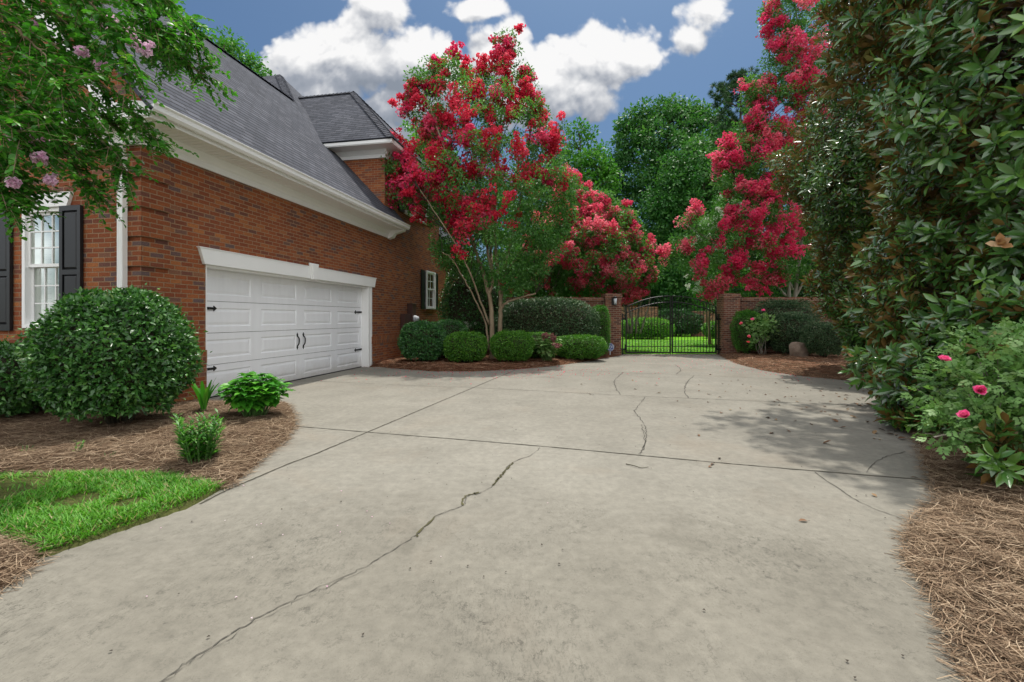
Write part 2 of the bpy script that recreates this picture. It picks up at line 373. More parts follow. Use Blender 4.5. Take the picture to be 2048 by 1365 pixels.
M['slat'] = paint('blind_slat', (0.62, 0.66, 0.58), 0.5, 0.05)
M['meter_brown'] = paint('utility_box_brown', (0.055, 0.022, 0.017), 0.55, 0.15)
M['meter_grey'] = paint('meter_grey', (0.45, 0.47, 0.50), 0.35, 0.1)
def glass_mat():
    m, t, out = mat('window_glass'); gl = t.n('ShaderNodeBsdfGlossy', {'Roughness': 0.02, 'Color': (0.9, 0.95, 0.9, 1)}); tr = t.n('ShaderNodeBsdfTransparent', {0: (0.75, 0.85, 0.72, 1)})
    fr = t.n('ShaderNodeFresnel', {'IOR': 1.5}); f = t.math('MULTIPLY_ADD', fr.outputs[0], 0.8, 0.01, clamp=True)
    t.link(t.n('ShaderNodeMixShader', {0: f, 1: tr.outputs[0], 2: gl.outputs[0]}).outputs[0], out.inputs[0]); return m
M['glass'] = glass_mat()
def shingle_mat():
    m, t, out = mat('roof_shingles'); uv = t.n('ShaderNodeTexCoord').outputs['UV']
    w = t.noise(uv, 3.0, 2, 0.5, 'Color'); wv = t.n('ShaderNodeVectorMath', {0: t.vmath('SUBTRACT', w, (0.5, 0.5, 0.5))}, operation='SCALE'); wv.inputs['Scale'].default_value = 0.012
    uvw = t.vmath('ADD', uv, wv.outputs[0])
    br = t.n('ShaderNodeTexBrick', {'Vector': uvw, 'Color1': (0, 0, 0, 1), 'Color2': (1, 1, 1, 1), 'Mortar': (0.5, 0.5, 0.5, 1), 'Scale': 1.0, 'Mortar Size': 0.006,
                                    'Mortar Smooth': 0.1, 'Bias': 0.0, 'Brick Width': 0.26, 'Row Height': 0.142}); br.offset = 0.37
    col = t.ramp(br.outputs['Color'], [(0.0, (0.048, 0.053, 0.067)), (0.4, (0.060, 0.065, 0.081)), (0.75, (0.070, 0.075, 0.092)), (1.0, (0.088, 0.093, 0.112))])
    fine = t.noise(uv, 140.0, 2, 0.6); big = t.noise(uv, 0.5, 3, 0.5)
    col = t.mix(0.8, col, t.ramp(fine, [(0.3, g3(0.55)), (0.7, g3(1.45))]), 'MULTIPLY')
    col = t.mix(0.6, col, t.ramp(big, [(0.3, g3(0.8)), (0.7, g3(1.2))]), 'MULTIPLY')
    col = t.mix(br.outputs['Fac'], col, c4((0.014, 0.014, 0.017)))
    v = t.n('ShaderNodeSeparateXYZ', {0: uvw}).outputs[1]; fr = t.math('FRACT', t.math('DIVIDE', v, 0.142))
    lap_shade = t.n('ShaderNodeMapRange', {0: fr, 1: 0.17, 2: 0.25, 3: 0.95, 4: 0.0}).outputs[0]; col = t.mix(lap_shade, col, c4((0.012, 0.012, 0.015)))  # dark course lines: butt-edge shade painted in, over the shingle joints
    saw = t.math('SUBTRACT', 1.0, t.math('FRACT', t.math('DIVIDE', v, 0.142)))
    h = t.math('ADD', saw, t.math('MULTIPLY', br.outputs['Color'], 0.35))
    bsdf(t, out, col, 0.92, bump(t, h, 0.8, 0.014), spec=0.2); return m
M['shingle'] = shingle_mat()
def concrete_mat():
    m, t, out = mat('driveway_concrete'); co = t.n('ShaderNodeTexCoord').outputs['Object']
    n0 = t.noise(co, 0.35, 4, 0.6); n1 = t.noise(co, 1.6, 6, 0.65); n2 = t.noise(co, 14.0, 6, 0.7); n3 = t.noise(co, 160.0, 3, 0.6)
    col = t.ramp(n0, [(0.32, (0.205, 0.194, 0.165)), (0.68, (0.252, 0.241, 0.207))])
    col = t.mix(0.5, col, t.ramp(n1, [(0.32, (0.74, 0.73, 0.71)), (0.62, (1.08, 1.07, 1.05))]), 'MULTIPLY')
    col = t.mix(0.55, col, t.ramp(n2, [(0.30, g3(0.66)), (0.70, g3(1.22))]), 'MULTIPLY')
    # mildew: dark scrub marks that thicken towards the foreground slab
    mu = t.n('ShaderNodeMapping', {'Vector': co, 'Scale': (1.4, 0.5, 1), 'Rotation': (0, 0, 0.4)}).outputs[0]
    sc = t.noise(mu, 52.0, 7, 0.78, dist=0.8); zone = t.noise(co, 0.9, 5, 0.6)
    y = t.n('ShaderNodeSeparateXYZ', {0: co}).outputs[1]
    near = t.n('ShaderNodeMapRange', {0: y, 1: 4.2, 2: 2.0}, interpolation_type='SMOOTHSTEP').outputs[0]
    zz = t.n('ShaderNodeMapRange', {0: zone, 1: 0.42, 2: 0.62}).outputs[0]
    mil = t.math('MULTIPLY', t.math('MULTIPLY', t.n('ShaderNodeMapRange', {0: sc, 1: 0.50, 2: 0.62}).outputs[0], zz), t.math('MULTIPLY_ADD', near, 0.85, 0.13))
    col = t.mix(t.math('MULTIPLY', mil, 0.55), col, c4((0.060, 0.058, 0.050)))
    wob = t.vmath('ADD', co, t.vmath('MULTIPLY', t.vmath('SUBTRACT', t.noise(co, 18.0, 5, 0.7, 'Color'), (0.5, 0.5, 0.5)), (0.16, 0.16, 0.0)))
    for scl, wd, am in ((17.0, 0.050, 0.75), (31.0, 0.060, 0.60)):
        ve = t.n('ShaderNodeTexVoronoi', {'Vector': wob, 'Scale': scl}, feature='DISTANCE_TO_EDGE').outputs['Distance']
        ln = t.n('ShaderNodeMapRange', {0: ve, 1: wd, 2: wd*0.3, 3: 0.0, 4: 1.0}).outputs[0]
        brk = t.n('ShaderNodeMapRange', {0: t.noise(co, scl*0.55, 3, 0.6), 1: 0.52, 2: 0.62}).outputs[0]
        col = t.mix(t.math('MULTIPLY', t.math('MULTIPLY', ln, brk), t.math('MULTIPLY', t.math('MULTIPLY_ADD', near, am, am*0.10), t.math('MULTIPLY_ADD', zz, 0.7, 0.3))), col, c4((0.045, 0.043, 0.037)))
    bl = t.n('ShaderNodeMapRange', {0: t.noise(co, 1.15, 7, 0.62, dist=0.8), 1: 0.58, 2: 0.68, 3: 0.0, 4: 0.30}).outputs[0]; col = t.mix(bl, col, c4((0.105, 0.098, 0.080)))
    scuff = t.n('ShaderNodeMapRange', {0: t.noise(t.n('ShaderNodeMapping', {'Vector': co, 'Scale': (2.2, 5.0, 1), 'Rotation': (0, 0, 0.5)}).outputs[0], 1.3, 6, 0.7), 1: 0.70, 2: 0.80, 3: 0.0, 4: 0.5}).outputs[0]
    col = t.mix(scuff, col, c4((0.36, 0.35, 0.32)))
    sp = t.n('ShaderNodeMapRange', {0: n3, 1: 0.58, 2: 0.72, 3: 0, 4: 0.5}).outputs[0]; col = t.mix(sp, col, c4((0.09, 0.085, 0.072)))
    col = t.mix(t.math('MULTIPLY', near, 0.8), col, c4((0.79, 0.775, 0.745)), 'MULTIPLY')
    brown = t.n('ShaderNodeMapRange', {0: t.noise(co, 0.7, 4, 0.6, dist=0.5), 1: 0.55, 2: 0.75, 3: 0, 4: 0.35}).outputs[0]; col = t.mix(brown, col, c4((0.21, 0.165, 0.12)))
    h = t.math('ADD', t.math('MULTIPLY', n2, 0.6), t.math('MULTIPLY', n3, 0.5)); bsdf(t, out, col, 0.9, bump(t, h, 0.35, 0.006), spec=0.25); return m
M['concrete'] = concrete_mat()
def soil_mat(name, a, b, sc=25.0):
    m, t, out = mat(name); co = t.n('ShaderNodeTexCoord').outputs['Object']
    n = t.noise(co, sc, 7, 0.75, dist=1.2); n2 = t.noise(co, 1.3, 4, 0.6)
    col = t.ramp(n, [(0.32, a), (0.68, b)]); col = t.mix(0.6, col, t.ramp(n2, [(0.3, g3(0.7)), (0.7, g3(1.2))]), 'MULTIPLY')
    bsdf(t, out, col, 0.95, bump(t, n, 0.9, 0.03), spec=0.1); return m
M['straw_base'] = soil_mat('pine_straw_base', (0.045, 0.027, 0.017), (0.19, 0.118, 0.072))
M['straw_red'] = soil_mat('pine_straw_red_base', (0.05, 0.022, 0.013), (0.18, 0.080, 0.045))
M['dirt'] = soil_mat('lawn_soil', (0.05, 0.06, 0.018), (0.12, 0.13, 0.04))
M['far_lawn'] = soil_mat('far_lawn_grass', (0.085, 0.25, 0.012), (0.15, 0.36, 0.02), 40.0)
M['ground'] = soil_mat('ground_soil', (0.04, 0.055, 0.02), (0.09, 0.10, 0.04), 6.0)
M['paver'] = brick_mat('paver', [(0.0, (0.20, 0.17, 0.15)), (1.0, (0.36, 0.32, 0.28))], (0.10, 0.09, 0.07), 0.2, 0.1, 0.01)
M['joint'] = paint('joint_dark', (0.055, 0.050, 0.036), 0.95, 0.5)
M['crack'] = paint('crack_dark', (0.075, 0.070, 0.058), 0.95, 0.4)
M['moss'] = paint('joint_moss', (0.065, 0.060, 0.022), 0.95, 0.5)
M['stone'] = soil_mat('boulder_stone', (0.17, 0.12, 0.09), (0.30, 0.24, 0.19), 4.0)
M['needle'] = leaf_mat('pine_needle', [(0.0, (0.068, 0.043, 0.028)), (0.35, (0.168, 0.112, 0.071)), (0.7, (0.29, 0.203, 0.132)), (1.0, (0.46, 0.355, 0.245))], 0.85, transl=0.08, spec=0.15)
M['needle_red'] = leaf_mat('pine_needle_red', [(0.0, (0.10, 0.042, 0.024)), (0.4, (0.23, 0.105, 0.058)), (0.8, (0.35, 0.185, 0.11)), (1.0, (0.55, 0.40, 0.28))], 0.85, transl=0.08, spec=0.15)
M['grass'] = leaf_mat('grass_blade', [(0.0, (0.035, 0.14, 0.008)), (0.5, (0.075, 0.27, 0.010)), (0.9, (0.14, 0.37, 0.020)), (1.0, (0.33, 0.30, 0.12))], 0.5, transl=0.35)
M['clip'] = leaf_mat('holly_leaf', [(0.0, (0.020, 0.070, 0.016)), (0.5, (0.046, 0.155, 0.028)), (0.9, (0.10, 0.26, 0.045)), (1.0, (0.17, 0.20, 0.08))], 0.36, transl=0.2, spec=0.65)
M['box'] = leaf_mat('boxwood_leaf', [(0.0, (0.036, 0.135, 0.014)), (0.5, (0.074, 0.235, 0.022)), (1.0, (0.17, 0.35, 0.034))], 0.42, transl=0.32)
M['holly_dark'] = leaf_mat('dark_holly_leaf', [(0.0, (0.018, 0.085, 0.024)), (0.5, (0.042, 0.155, 0.038)), (1.0, (0.10, 0.28, 0.05))], 0.36, transl=0.22, spec=0.65)
M['loro'] = leaf_mat('loropetalum_leaf', [(0.0, (0.026, 0.075, 0.030)), (0.5, (0.064, 0.140, 0.052)), (0.85, (0.14, 0.205, 0.095)), (1.0, (0.25, 0.225, 0.16))], 0.42, transl=0.28)
M['podo'] = leaf_mat('podocarpus_leaf', [(0.0, (0.022, 0.11, 0.010)), (0.6, (0.055, 0.22, 0.016)), (1.0, (0.13, 0.34, 0.03))], 0.45, transl=0.3)
M['crape'] = leaf_mat('crape_leaf', [(0.0, (0.042, 0.140, 0.032)), (0.5, (0.088, 0.240, 0.050)), (0.85, (0.145, 0.32, 0.085)), (1.0, (0.25, 0.35, 0.19))], 0.42, transl=0.45)
M['crape_near'] = leaf_mat('pink_crape_leaf', [(0.0, (0.028, 0.125, 0.016)), (0.5, (0.060, 0.235, 0.026)), (0.9, (0.12, 0.35, 0.040)), (1.0, (0.23, 0.37, 0.06))], 0.38, transl=0.42)
M['bloom_red'] = leaf_mat('crimson_petal', [(0.0, (0.58, 0.014, 0.050)), (0.45, (0.82, 0.040, 0.10)), (0.8, (0.91, 0.095, 0.165)), (1.0, (0.93, 0.24, 0.28))], 0.6, [(0, (0.6, 0.02, 0.06)), (1, (0.9, 0.14, 0.2))], 0.58, 0.2)
M['bloom_coral'] = leaf_mat('coral_petal', [(0.0, (0.72, 0.05, 0.13)), (0.5, (0.90, 0.14, 0.23)), (1.0, (0.94, 0.40, 0.44))], 0.6, [(0, (0.7, 0.05, 0.12)), (1, (0.92, 0.32, 0.38))], 0.58, 0.2)
M['bloom_pink'] = leaf_mat('pink_petal', [(0.0, (0.80, 0.42, 0.64)), (0.5, (0.90, 0.58, 0.78)), (1.0, (0.95, 0.80, 0.90))], 0.6, [(0, (0.80, 0.42, 0.64)), (1, (0.94, 0.75, 0.87))], 0.6, 0.2)
M['bloom_hot'] = leaf_mat('hot_pink_petal', [(0.0, (0.70, 0.020, 0.11)), (0.45, (0.88, 0.055, 0.19)), (0.8, (0.93, 0.14, 0.28)), (1.0, (0.94, 0.34, 0.43))], 0.6, [(0, (0.68, 0.02, 0.11)), (1, (0.92, 0.2, 0.32))], 0.58, 0.2)
M['bloom_white'] = leaf_mat('white_petal', [(0.0, (0.55, 0.60, 0.48)), (1.0, (0.80, 0.80, 0.74))], 0.6, [(0, (0.6, 0.62, 0.5)), (1, (0.8, 0.8, 0.75))], 0.3, 0.2)
M['rose_petal'] = leaf_mat('rose_petal', [(0.0, (0.80, 0.05, 0.24)), (1.0, (0.93, 0.24, 0.46))], 0.55, [(0, (0.8, 0.06, 0.25)), (1, (0.92, 0.25, 0.45))], 0.4, 0.2)
M['rose_leaf'] = leaf_mat('rose_leaf', [(0.0, (0.095, 0.23, 0.055)), (0.5, (0.19, 0.35, 0.105)), (0.9, (0.31, 0.46, 0.19)), (1.0, (0.46, 0.36, 0.18))], 0.45, transl=0.35)
M['magnolia'] = leaf_mat('magnolia_leaf', [(0.0, (0.030, 0.088, 0.020)), (0.5, (0.064, 0.170, 0.032)), (0.85, (0.125, 0.28, 0.042)), (1.0, (0.25, 0.42, 0.065))], 0.25,
                         [(0, (0.16, 0.085, 0.030)), (0.5, (0.27, 0.155, 0.052)), (1, (0.20, 0.20, 0.06))], 0.15, 1.0)
M['magnolia_petal'] = leaf_mat('magnolia_petal', [(0.0, (0.45, 0.24, 0.10)), (1.0, (0.70, 0.52, 0.32))], 0.6, [(0, (0.45, 0.22, 0.09)), (1, (0.6, 0.4, 0.2))], 0.2)
M['hydrangea'] = leaf_mat('hydrangea_leaf', [(0.0, (0.030, 0.16, 0.014)), (0.5, (0.058, 0.27, 0.022)), (1.0, (0.12, 0.37, 0.032))], 0.40, transl=0.3)
M['lily'] = leaf_mat('lily_leaf', [(0.0, (0.06, 0.21, 0.02)), (0.6, (0.13, 0.34, 0.035)), (1.0, (0.26, 0.42, 0.08))], 0.4, transl=0.35)
M['oak'] = leaf_mat('oak_leaf', [(0.0, (0.026, 0.100, 0.026)), (0.5, (0.048, 0.165, 0.036)), (1.0, (0.11, 0.25, 0.052))], 0.5, transl=0.35)
M['oak_pale'] = leaf_mat('sweetgum_leaf', [(0.0, (0.034, 0.13, 0.018)), (0.5, (0.062, 0.21, 0.026)), (1.0, (0.13, 0.31, 0.04))], 0.5, transl=0.4)  # lighter green than the oak leaf
M['pine'] = leaf_mat('pine_leaf', [(0.0, (0.014, 0.045, 0.016)), (0.5, (0.026, 0.075, 0.024)), (1.0, (0.05, 0.12, 0.035))], 0.5, transl=0.15)
M['under'] = leaf_mat('understory_leaf', [(0.0, (0.010, 0.045, 0.012)), (0.6, (0.024, 0.090, 0.020)), (1.0, (0.05, 0.15, 0.03))], 0.5, transl=0.25)
M['dead'] = leaf_mat('dead_leaf', [(0.0, (0.07, 0.035, 0.02)), (0.6, (0.17, 0.085, 0.04)), (1.0, (0.26, 0.17, 0.08))], 0.7, transl=0.1)
M['bark_crape'] = bark_mat('crape_bark', (0.20, 0.145, 0.09), (0.36, 0.28, 0.19), 6)
M['bark_dark'] = bark_mat('dark_bark', (0.035, 0.026, 0.02), (0.10, 0.075, 0.055))
M['bark_grey'] = bark_mat('grey_bark', (0.16, 0.14, 0.11), (0.34, 0.31, 0.26))
M['twig'] = bark_mat('twig_brown', (0.022, 0.020, 0.012), (0.052, 0.044, 0.026))  # brown bark, darkened so shrub cores look like inner shade
M['stem_green'] = paint('green_stem', (0.06, 0.14, 0.03), 0.6, 0.2)
M['sign_blue'] = paint('sign_blue', (0.018, 0.075, 0.34), 0.35, 0.05)
M['sign_white'] = paint('sign_white', (0.78, 0.80, 0.82), 0.4, 0.03)
M['lamp_glass'] = paint('lantern_glass', (0.55, 0.58, 0.62), 0.2, 0.1)

# ------------------------------------------------------------------ the ground
def pts(*l): return [tuple(p) for p in l]
DL = [tuple(G(a, b)) for a, b in ((-300, 1290), (0, 1175), (75, 1120), (200, 1077), (300, 1043), (390, 1010), (450, 977), (520, 920), (570, 880), (590, 850), (585, 828), (572, 806))]
DM = [tuple(G(a, b)) for a, b in ((757, 734), (800, 738), (870, 743), (950, 743), (1030, 739), (1100, 733), (1180, 722), (1243, 711))]
DR = [tuple(G(a, b)) for a, b in ((1441, 712), (1475, 728), (1530, 742), (1600, 752), (1700, 762), (1790, 775), (1815, 812), (1825, 850), (1850, 920), (1885, 1000), (1835, 1060), (1830, 1120), (1900, 1220), (1960, 1365))]
DRIVE = [(-4.6, -5.0), (-3.4, 0.6)] + DL + [(-4.70, 7.02), (-5.3, 7.3), (-4.35, 12.55), (-3.9, 12.45)] + DM + DR + [(1.55, 1.0), (1.7, -5.0)]
LBED = [tuple(G(a, b)) for a, b in ((-400, 955), (0, 957), (200, 952), (350, 955), (450, 977))] + DL[7:] + [(-4.70, 7.02), (-5.2, 7.3), (-5.4, 6.5), (-13, 8.0), (-13, 3.7)]
LAWN = [tuple(G(a, b)) for a, b in ((75, 1120), (200, 1077), (300, 1043), (390, 1010), (450, 977), (350, 955), (200, 952), (0, 957), (-400, 955))] + [(-13, 3.7), (-13, 2.3)] + [tuple(G(a, b)) for a, b in ((-300, 1060), (0, 1085), (40, 1097))]
LCORN = [tuple(G(a, b)) for a, b in ((75, 1120), (40, 1097), (0, 1085), (-300, 1060))] + [(-13, 2.3), (-13, 0.5), (-3.4, 0.6)] + DL[:2]
MBED = [(-3.9, 12.3)] + DM + [(3.95, 16.6), (-2.9, 17.6), (-4.2, 12.6)]
RBED = DR + [(1.55, 1.0), (1.7, -5.0), (14, -5), (16, 8), (14, 16.6), (7.4, 16.6)]

g = B(); g.poly([(-300, -60, -0.06), (300, -60, -0.06), (300, 400, -0.06), (-300, 400, -0.06)])
tag(g.build('ground', M['ground']), kind='structure')
drive = tag(patch(DRIVE, 0.25, 0.5, lambda P, sd: np.zeros(len(P)), 'driveway', M['concrete']), kind='structure')
def bedh(h, w=0.22, rough=0.03): return lambda P, sd: np.where(sd > -0.02, h*np.tanh(np.maximum(sd, 0)/w)+0.012+rough*(vnoise(P, 5.0)-0.5)*np.clip(sd/0.25, 0, 1)+0.6*rough*(vnoise(P, 17)-0.5)*np.clip(sd/0.1, 0, 1), -0.03+sd*0.05)
H_L, H_M, H_R = bedh(0.075), bedh(0.08, 0.3, 0.05), bedh(0.10, 0.35, 0.06)
for poly, hf, mt, cell in ((LBED, H_L, 'straw_base', 0.05), (LCORN, H_L, 'straw_base', 0.05), (MBED, H_M, 'straw_red', 0.07), (RBED, H_R, 'straw_base', 0.07)):
    tag(patch(poly, cell, 0.06, hf, 'planting_bed', M[mt]), kind='structure')
H_G = lambda P, sd: np.where(sd > -0.02, 0.03*np.tanh(np.maximum(sd, 0)/0.06)+0.008+0.02*(vnoise(P, 4)-0.5)*np.clip(sd/0.2, 0, 1), -0.03+sd*0.05)
tag(patch(LAWN, 0.05, 0.06, H_G, 'lawn', M['dirt']), kind='structure')
far = B(); far.poly([(-40, 16.62, 0.012), (60, 16.62, 0.012), (60, 60, 0.012), (-40, 60, 0.012)])
tag(far.build('lawn', M['far_lawn']), kind='structure')
apr = B(); apr.prism([(3.78, 15.95), (7.48, 15.95), (7.48, 16.55), (3.78, 16.55)], 'z', -0.02, 0.014)
tag(apr.build('paver_apron', M['paver']), kind='structure')

def height_at(P):
    P = np.atleast_2d(P); z = np.zeros(len(P))
    for poly, hf in ((LBED, H_L), (LCORN, H_L), (MBED, H_M), (RBED, H_R), (LAWN, H_G)):
        z = np.maximum(z, hf(P, sdist(P, poly)))
    return z
def hz(x, y): return float(height_at(np.array([[x, y]]))[0])

# --- expansion joints and cracks are parts of the driveway slab
def strip(path_px, w, name, m, z=0.004, wob=0.0, seed=0, per=5, wvar=0.0):
    rng = np.random.default_rng(seed); P = np.array([G(a, b) for a, b in path_px]); P = spline(np.column_stack([P, np.zeros(len(P))]), per)[:, :2] if len(P) > 2 else np.array([P[0]*(1-t)+P[1]*t for t in np.linspace(0, 1, 24)])
    if wob:
        Q = [P[0]]
        for a, b in zip(P[:-1], P[1:]):
            k = max(2, int(np.linalg.norm(b-a)/0.05)); 
            for t in np.linspace(0, 1, k+1)[1:]: Q.append(a*(1-t)+b*t)
        P = np.array(Q); P[1:-1] += rng.normal(0, wob, (len(P)-2, 2))
    tg = unit(np.gradient(P, axis=0)); nn = np.stack([-tg[:, 1], tg[:, 0]], 1)
    ww = w*(1+wvar*(rng.random(len(P))*2-1))[:, None]*0.5
    k = len(P); V = np.vstack([np.column_stack([P+nn*ww, np.full(k, z)]), np.column_stack([P-nn*ww, np.full(k, z)])])
    i = np.arange(k-1); T = np.vstack([np.stack([i, k+i, k+i+1], 1), np.stack([i, k+i+1, i+1], 1)])
    return mesh_np(name, V, T, M[m], parent=drive)
strip([(1032, 740), (735, 865), (640, 905), (579, 928), (513, 956), (453, 982), (400, 1009)], 0.016, 'expansion_joint', 'joint', wob=0.002, wvar=0.4)
strip([(588, 853), (735, 865), (1080, 893), (1480, 930), (1880, 963)], 0.017, 'expansion_joint', 'joint', wob=0.002, wvar=0.4, seed=1)
strip([(640, 763), (830, 772), (970, 777), (1280, 793), (1640, 808), (1800, 816)], 0.012, 'expansion_joint', 'joint', wob=0.002, wvar=0.4, seed=2)
strip([(1040, 737), (1160, 742), (1400, 752), (1600, 760)], 0.012, 'expansion_joint', 'joint', wob=0.002, seed=3)
C1 = [(1080, 896), (1062, 912), (1020, 928), (1005, 950), (985, 972), (960, 988), (935, 993), (930, 1010), (905, 1020), (875, 1032), (850, 1052), (838, 1065), (820, 1080), (770, 1110), (720, 1140), (640, 1175), (560, 1215), (500, 1245), (440, 1285), (390, 1315), (340, 1350), (290, 1390)]
strip(C1, 0.0048, 'concrete_crack', 'crack', wob=0.005, wvar=0.7, seed=4, per=3)
strip([(a+5, b+3) for a, b in C1[14:]], 0.0026, 'concrete_crack', 'crack', wob=0.007, wvar=0.9, seed=14, per=3)
strip([(1008, 946), (985, 972)], 0.012, 'moss_line', 'moss', z=0.006, wob=0.008, wvar=0.8, seed=24)
strip([(1026, 926), (1006, 948)], 0.011, 'moss_line', 'moss', z=0.006, wob=0.006, wvar=0.8, seed=25)
strip([(958, 986), (930, 994), (926, 1012)], 0.013, 'moss_line', 'moss', z=0.006, wob=0.006, wvar=0.8, seed=26, per=3)
strip([(870, 1034), (838, 1066), (835, 1075)], 0.010, 'moss_line', 'moss', z=0.006, wob=0.006, wvar=0.8, seed=27, per=3)
strip([(1290, 795), (1275, 815), (1270, 825), (1285, 845), (1292, 860), (1293, 880), (1285, 900), (1280, 911)], 0.009, 'concrete_crack', 'crack', wob=0.008, wvar=0.8, seed=5, per=3)
strip([(1284, 850), (1288, 870), (1288, 890), (1277, 909)], 0.006, 'concrete_crack', 'crack', wob=0.010, wvar=0.8, seed=15, per=3)
strip([(1247, 745), (1230, 760), (1232, 775), (1240, 790)], 0.012, 'concrete_crack', 'crack', wob=0.010, wvar=0.6, seed=6, per=3)
strip([(1388, 752), (1372, 768), (1370, 785), (1378, 797)], 0.012, 'concrete_crack', 'crack', wob=0.010, wvar=0.6, seed=7, per=3)
strip([(1350, 730), (1362, 740), (1352, 749)], 0.012, 'concrete_crack', 'crack', wob=0.010, wvar=0.6, seed=9, per=3)
strip([(1630, 945), (1680, 980), (1720, 1005), (1780, 1030), (1835, 1046)], 0.007, 'concrete_crack', 'crack', wob=0.004, wvar=0.7, seed=8, per=3)
strip([(1733, 946), (1750, 925), (1775, 913), (1810, 904)], 0.006, 'concrete_crack', 'crack', wob=0.006, wvar=0.7, seed=10, per=3)

# ------------------------------------------------------------------ the brick house (local x out of the garage wall, y along it)
HA = -math.atan(0.1934)
house = thing('brick_house', 'red brick house with grey shingle roof, white trim and attached two-car garage', 'house', (-5.05, 6.2, 0), HA)
HM = Matrix.Rotation(HA, 4, 'Z')
def H(x, y, z=0.0):
    v = HM @ Vector((x, y, z)); return np.array((v.x-5.05, v.y+6.2, v.z))
PITCH, EZ, XO = 1.05, 4.06, 0.50
b = B()
b.box(-0.25, 0, 0.25, 1.03, 0, 3.72); b.box(-0.25, 0, 6.33, 14.3, 0, 3.72); b.box(-0.25, 0, 1.03, 6.33, 2.30, 3.72)       # garage front with its opening
gw = (-2.08, -1.30, 1.18, 2.90)                                                                                              # gable window hole x0 x1 z0 z1
b.box(-7.2, gw[0], 0, 0.25, 0, 3.9); b.box(gw[1], 0, 0, 0.25, 0, 3.9); b.box(gw[0], gw[1], 0, 0.25, 0, gw[2]); b.box(gw[0], gw[1], 0, 0.25, gw[3], 3.9)
zr = EZ-0.1+PITCH*(3.6+XO)
b.prism([(0, 3.9), (-7.2, 3.9), (-7.2, EZ+0.35), (-3.6, zr), (0, EZ+0.35)], 'y', 0, 0.25)
b.box(-0.25, 0, 7.13, 11.7, 3.72, 6.14); b.box(-3.6, -0.25, 7.13, 7.38, 3.9, 6.14); b.box(-3.6, -0.25, 11.45, 11.7, 3.9, 6.14)   # two-storey bay
b.box(-7.2, -6.95, 0.25, 14.05, 0, 4.2); b.box(-7.2, -0.25, 14.05, 14.3, 0, 3.72)
b.prism([(0.0, 0.30), (-7.2, 0.30), (-7.2, 4.0), (0, 4.0)], 'y', 0.30, 0.32) if False else None
b.build('wall', M['brick'], house)
# corner quoins in raised blocks of five courses with a sunken course between them
q = B(); ch = 0.0677; z = ch*12; k = 0
while z < 3.60:
    z1 = min(z+ch*5, 3.66)
    q.box(0.0, 0.036, -0.036, 0.40, z, z1); q.box(-0.40, 0.0, -0.036, 0.0, z, z1)
    z += ch*6; k += 1
q.build('quoin', M['brick'], house)
for (a, b_, c, d) in ((0, 0.028, -0.028, 1.03), (-7.2, 0, -0.028, 0), (0, 0.028, 6.33, 14.3)):
    s = B(); s.box(a, b_, c, d, 0.615, 0.818); s.build('soldier_course', M['soldier'], house)
for (a, b_, c, d) in ((0, 0.02, -0.02, 1.03), (-7.2, 0, -0.02, 0), (0, 0.02, 6.33, 14.3)):
    p = B(); p.box(a, b_, c, d, 0, 0.615); p.build('plinth', M['brick'], house)
# eaves: frieze board, sloped crown, soffit, fascia
e = B()
e.box(0, 0.03, -0.03, 7.32, 3.68, 3.90); e.prism([(0.03, 3.78), (0.055, 3.80), (0.10, 3.90), (0.03, 3.90)], 'y', -0.03, 7.32)
e.box(-0.02, 0.48, -0.28, 7.50, 3.90, 3.925); e.box(0.455, 0.485, -0.30, 7.55, 3.925, 4.04)
e.prism([(0.0, 3.66), (0.14, 3.70), (0.20, 3.80), (0.485, 3.885), (0.485, 3.90), (0.0, 3.90)], 'y', 7.32, 7.50)      # return at the end of the eave
e.box(-1.10, 0.0, -0.03, 0.0, 3.68, 3.90); e.box(-1.14, -0.02, -0.28, 0.0, 3.90, 3.925); e.box(-1.16, 0.485, -0.30, -0.275, 3.925, 4.05)    # cornice return on the gable
e.prism([(-1.16, 4.05), (0.485, 4.05), (0.485, 4.09), (0.2, 4.14), (-1.16, 4.10)], 'y', -0.29, 0.0)
for zz in np.arange(0, 7.3, 0.102): e.box(0.05, 0.45, zz, zz+0.006, 3.894, 3.9)
def rake(x, z, w=0.24):                                                                                                # white boards under the gable edge
    return z
for sgn in (1, -1):
    cx = -3.6; ex = XO*1.0
    a0 = Vector((cx+sgn*(3.6+XO), -0.30, EZ-0.02)); a1 = Vector((cx, -0.30, EZ-0.02+PITCH*(3.6+XO)))
    e.poly([a0, a1, a1-Vector((0, 0, 0.26)), a0-Vector((0, 0, 0.02))]); e.poly([a0+Vector((0, .03, 0)), a1+Vector((0, .03, 0)), a1+Vector((0, .03, -0.26)), a0+Vector((0, .03, -0.02))])
    e.poly([a1-Vector((0, 0, .26)), a0-Vector((0, 0, .02)), a0+Vector((0, .30, -.02)), a1+Vector((0, .30, -.26))])
    e.poly([Vector((cx+sgn*3.35, -0.03, EZ+0.05)), Vector((cx, -0.03, EZ-0.28+PITCH*(3.6+XO))), Vector((cx, -0.03, EZ-0.62+PITCH*(3.6+XO))), Vector((cx+sgn*3.15, -0.03, EZ-0.05))])
e.box(0, 0.03, 11.7, 14.3, 3.68, 3.90); e.box(-0.02, 0.48, 11.72, 14.5, 3.90, 3.925); e.box(0.455, 0.485, 11.72, 14.55, 3.925, 4.04)     # far wing
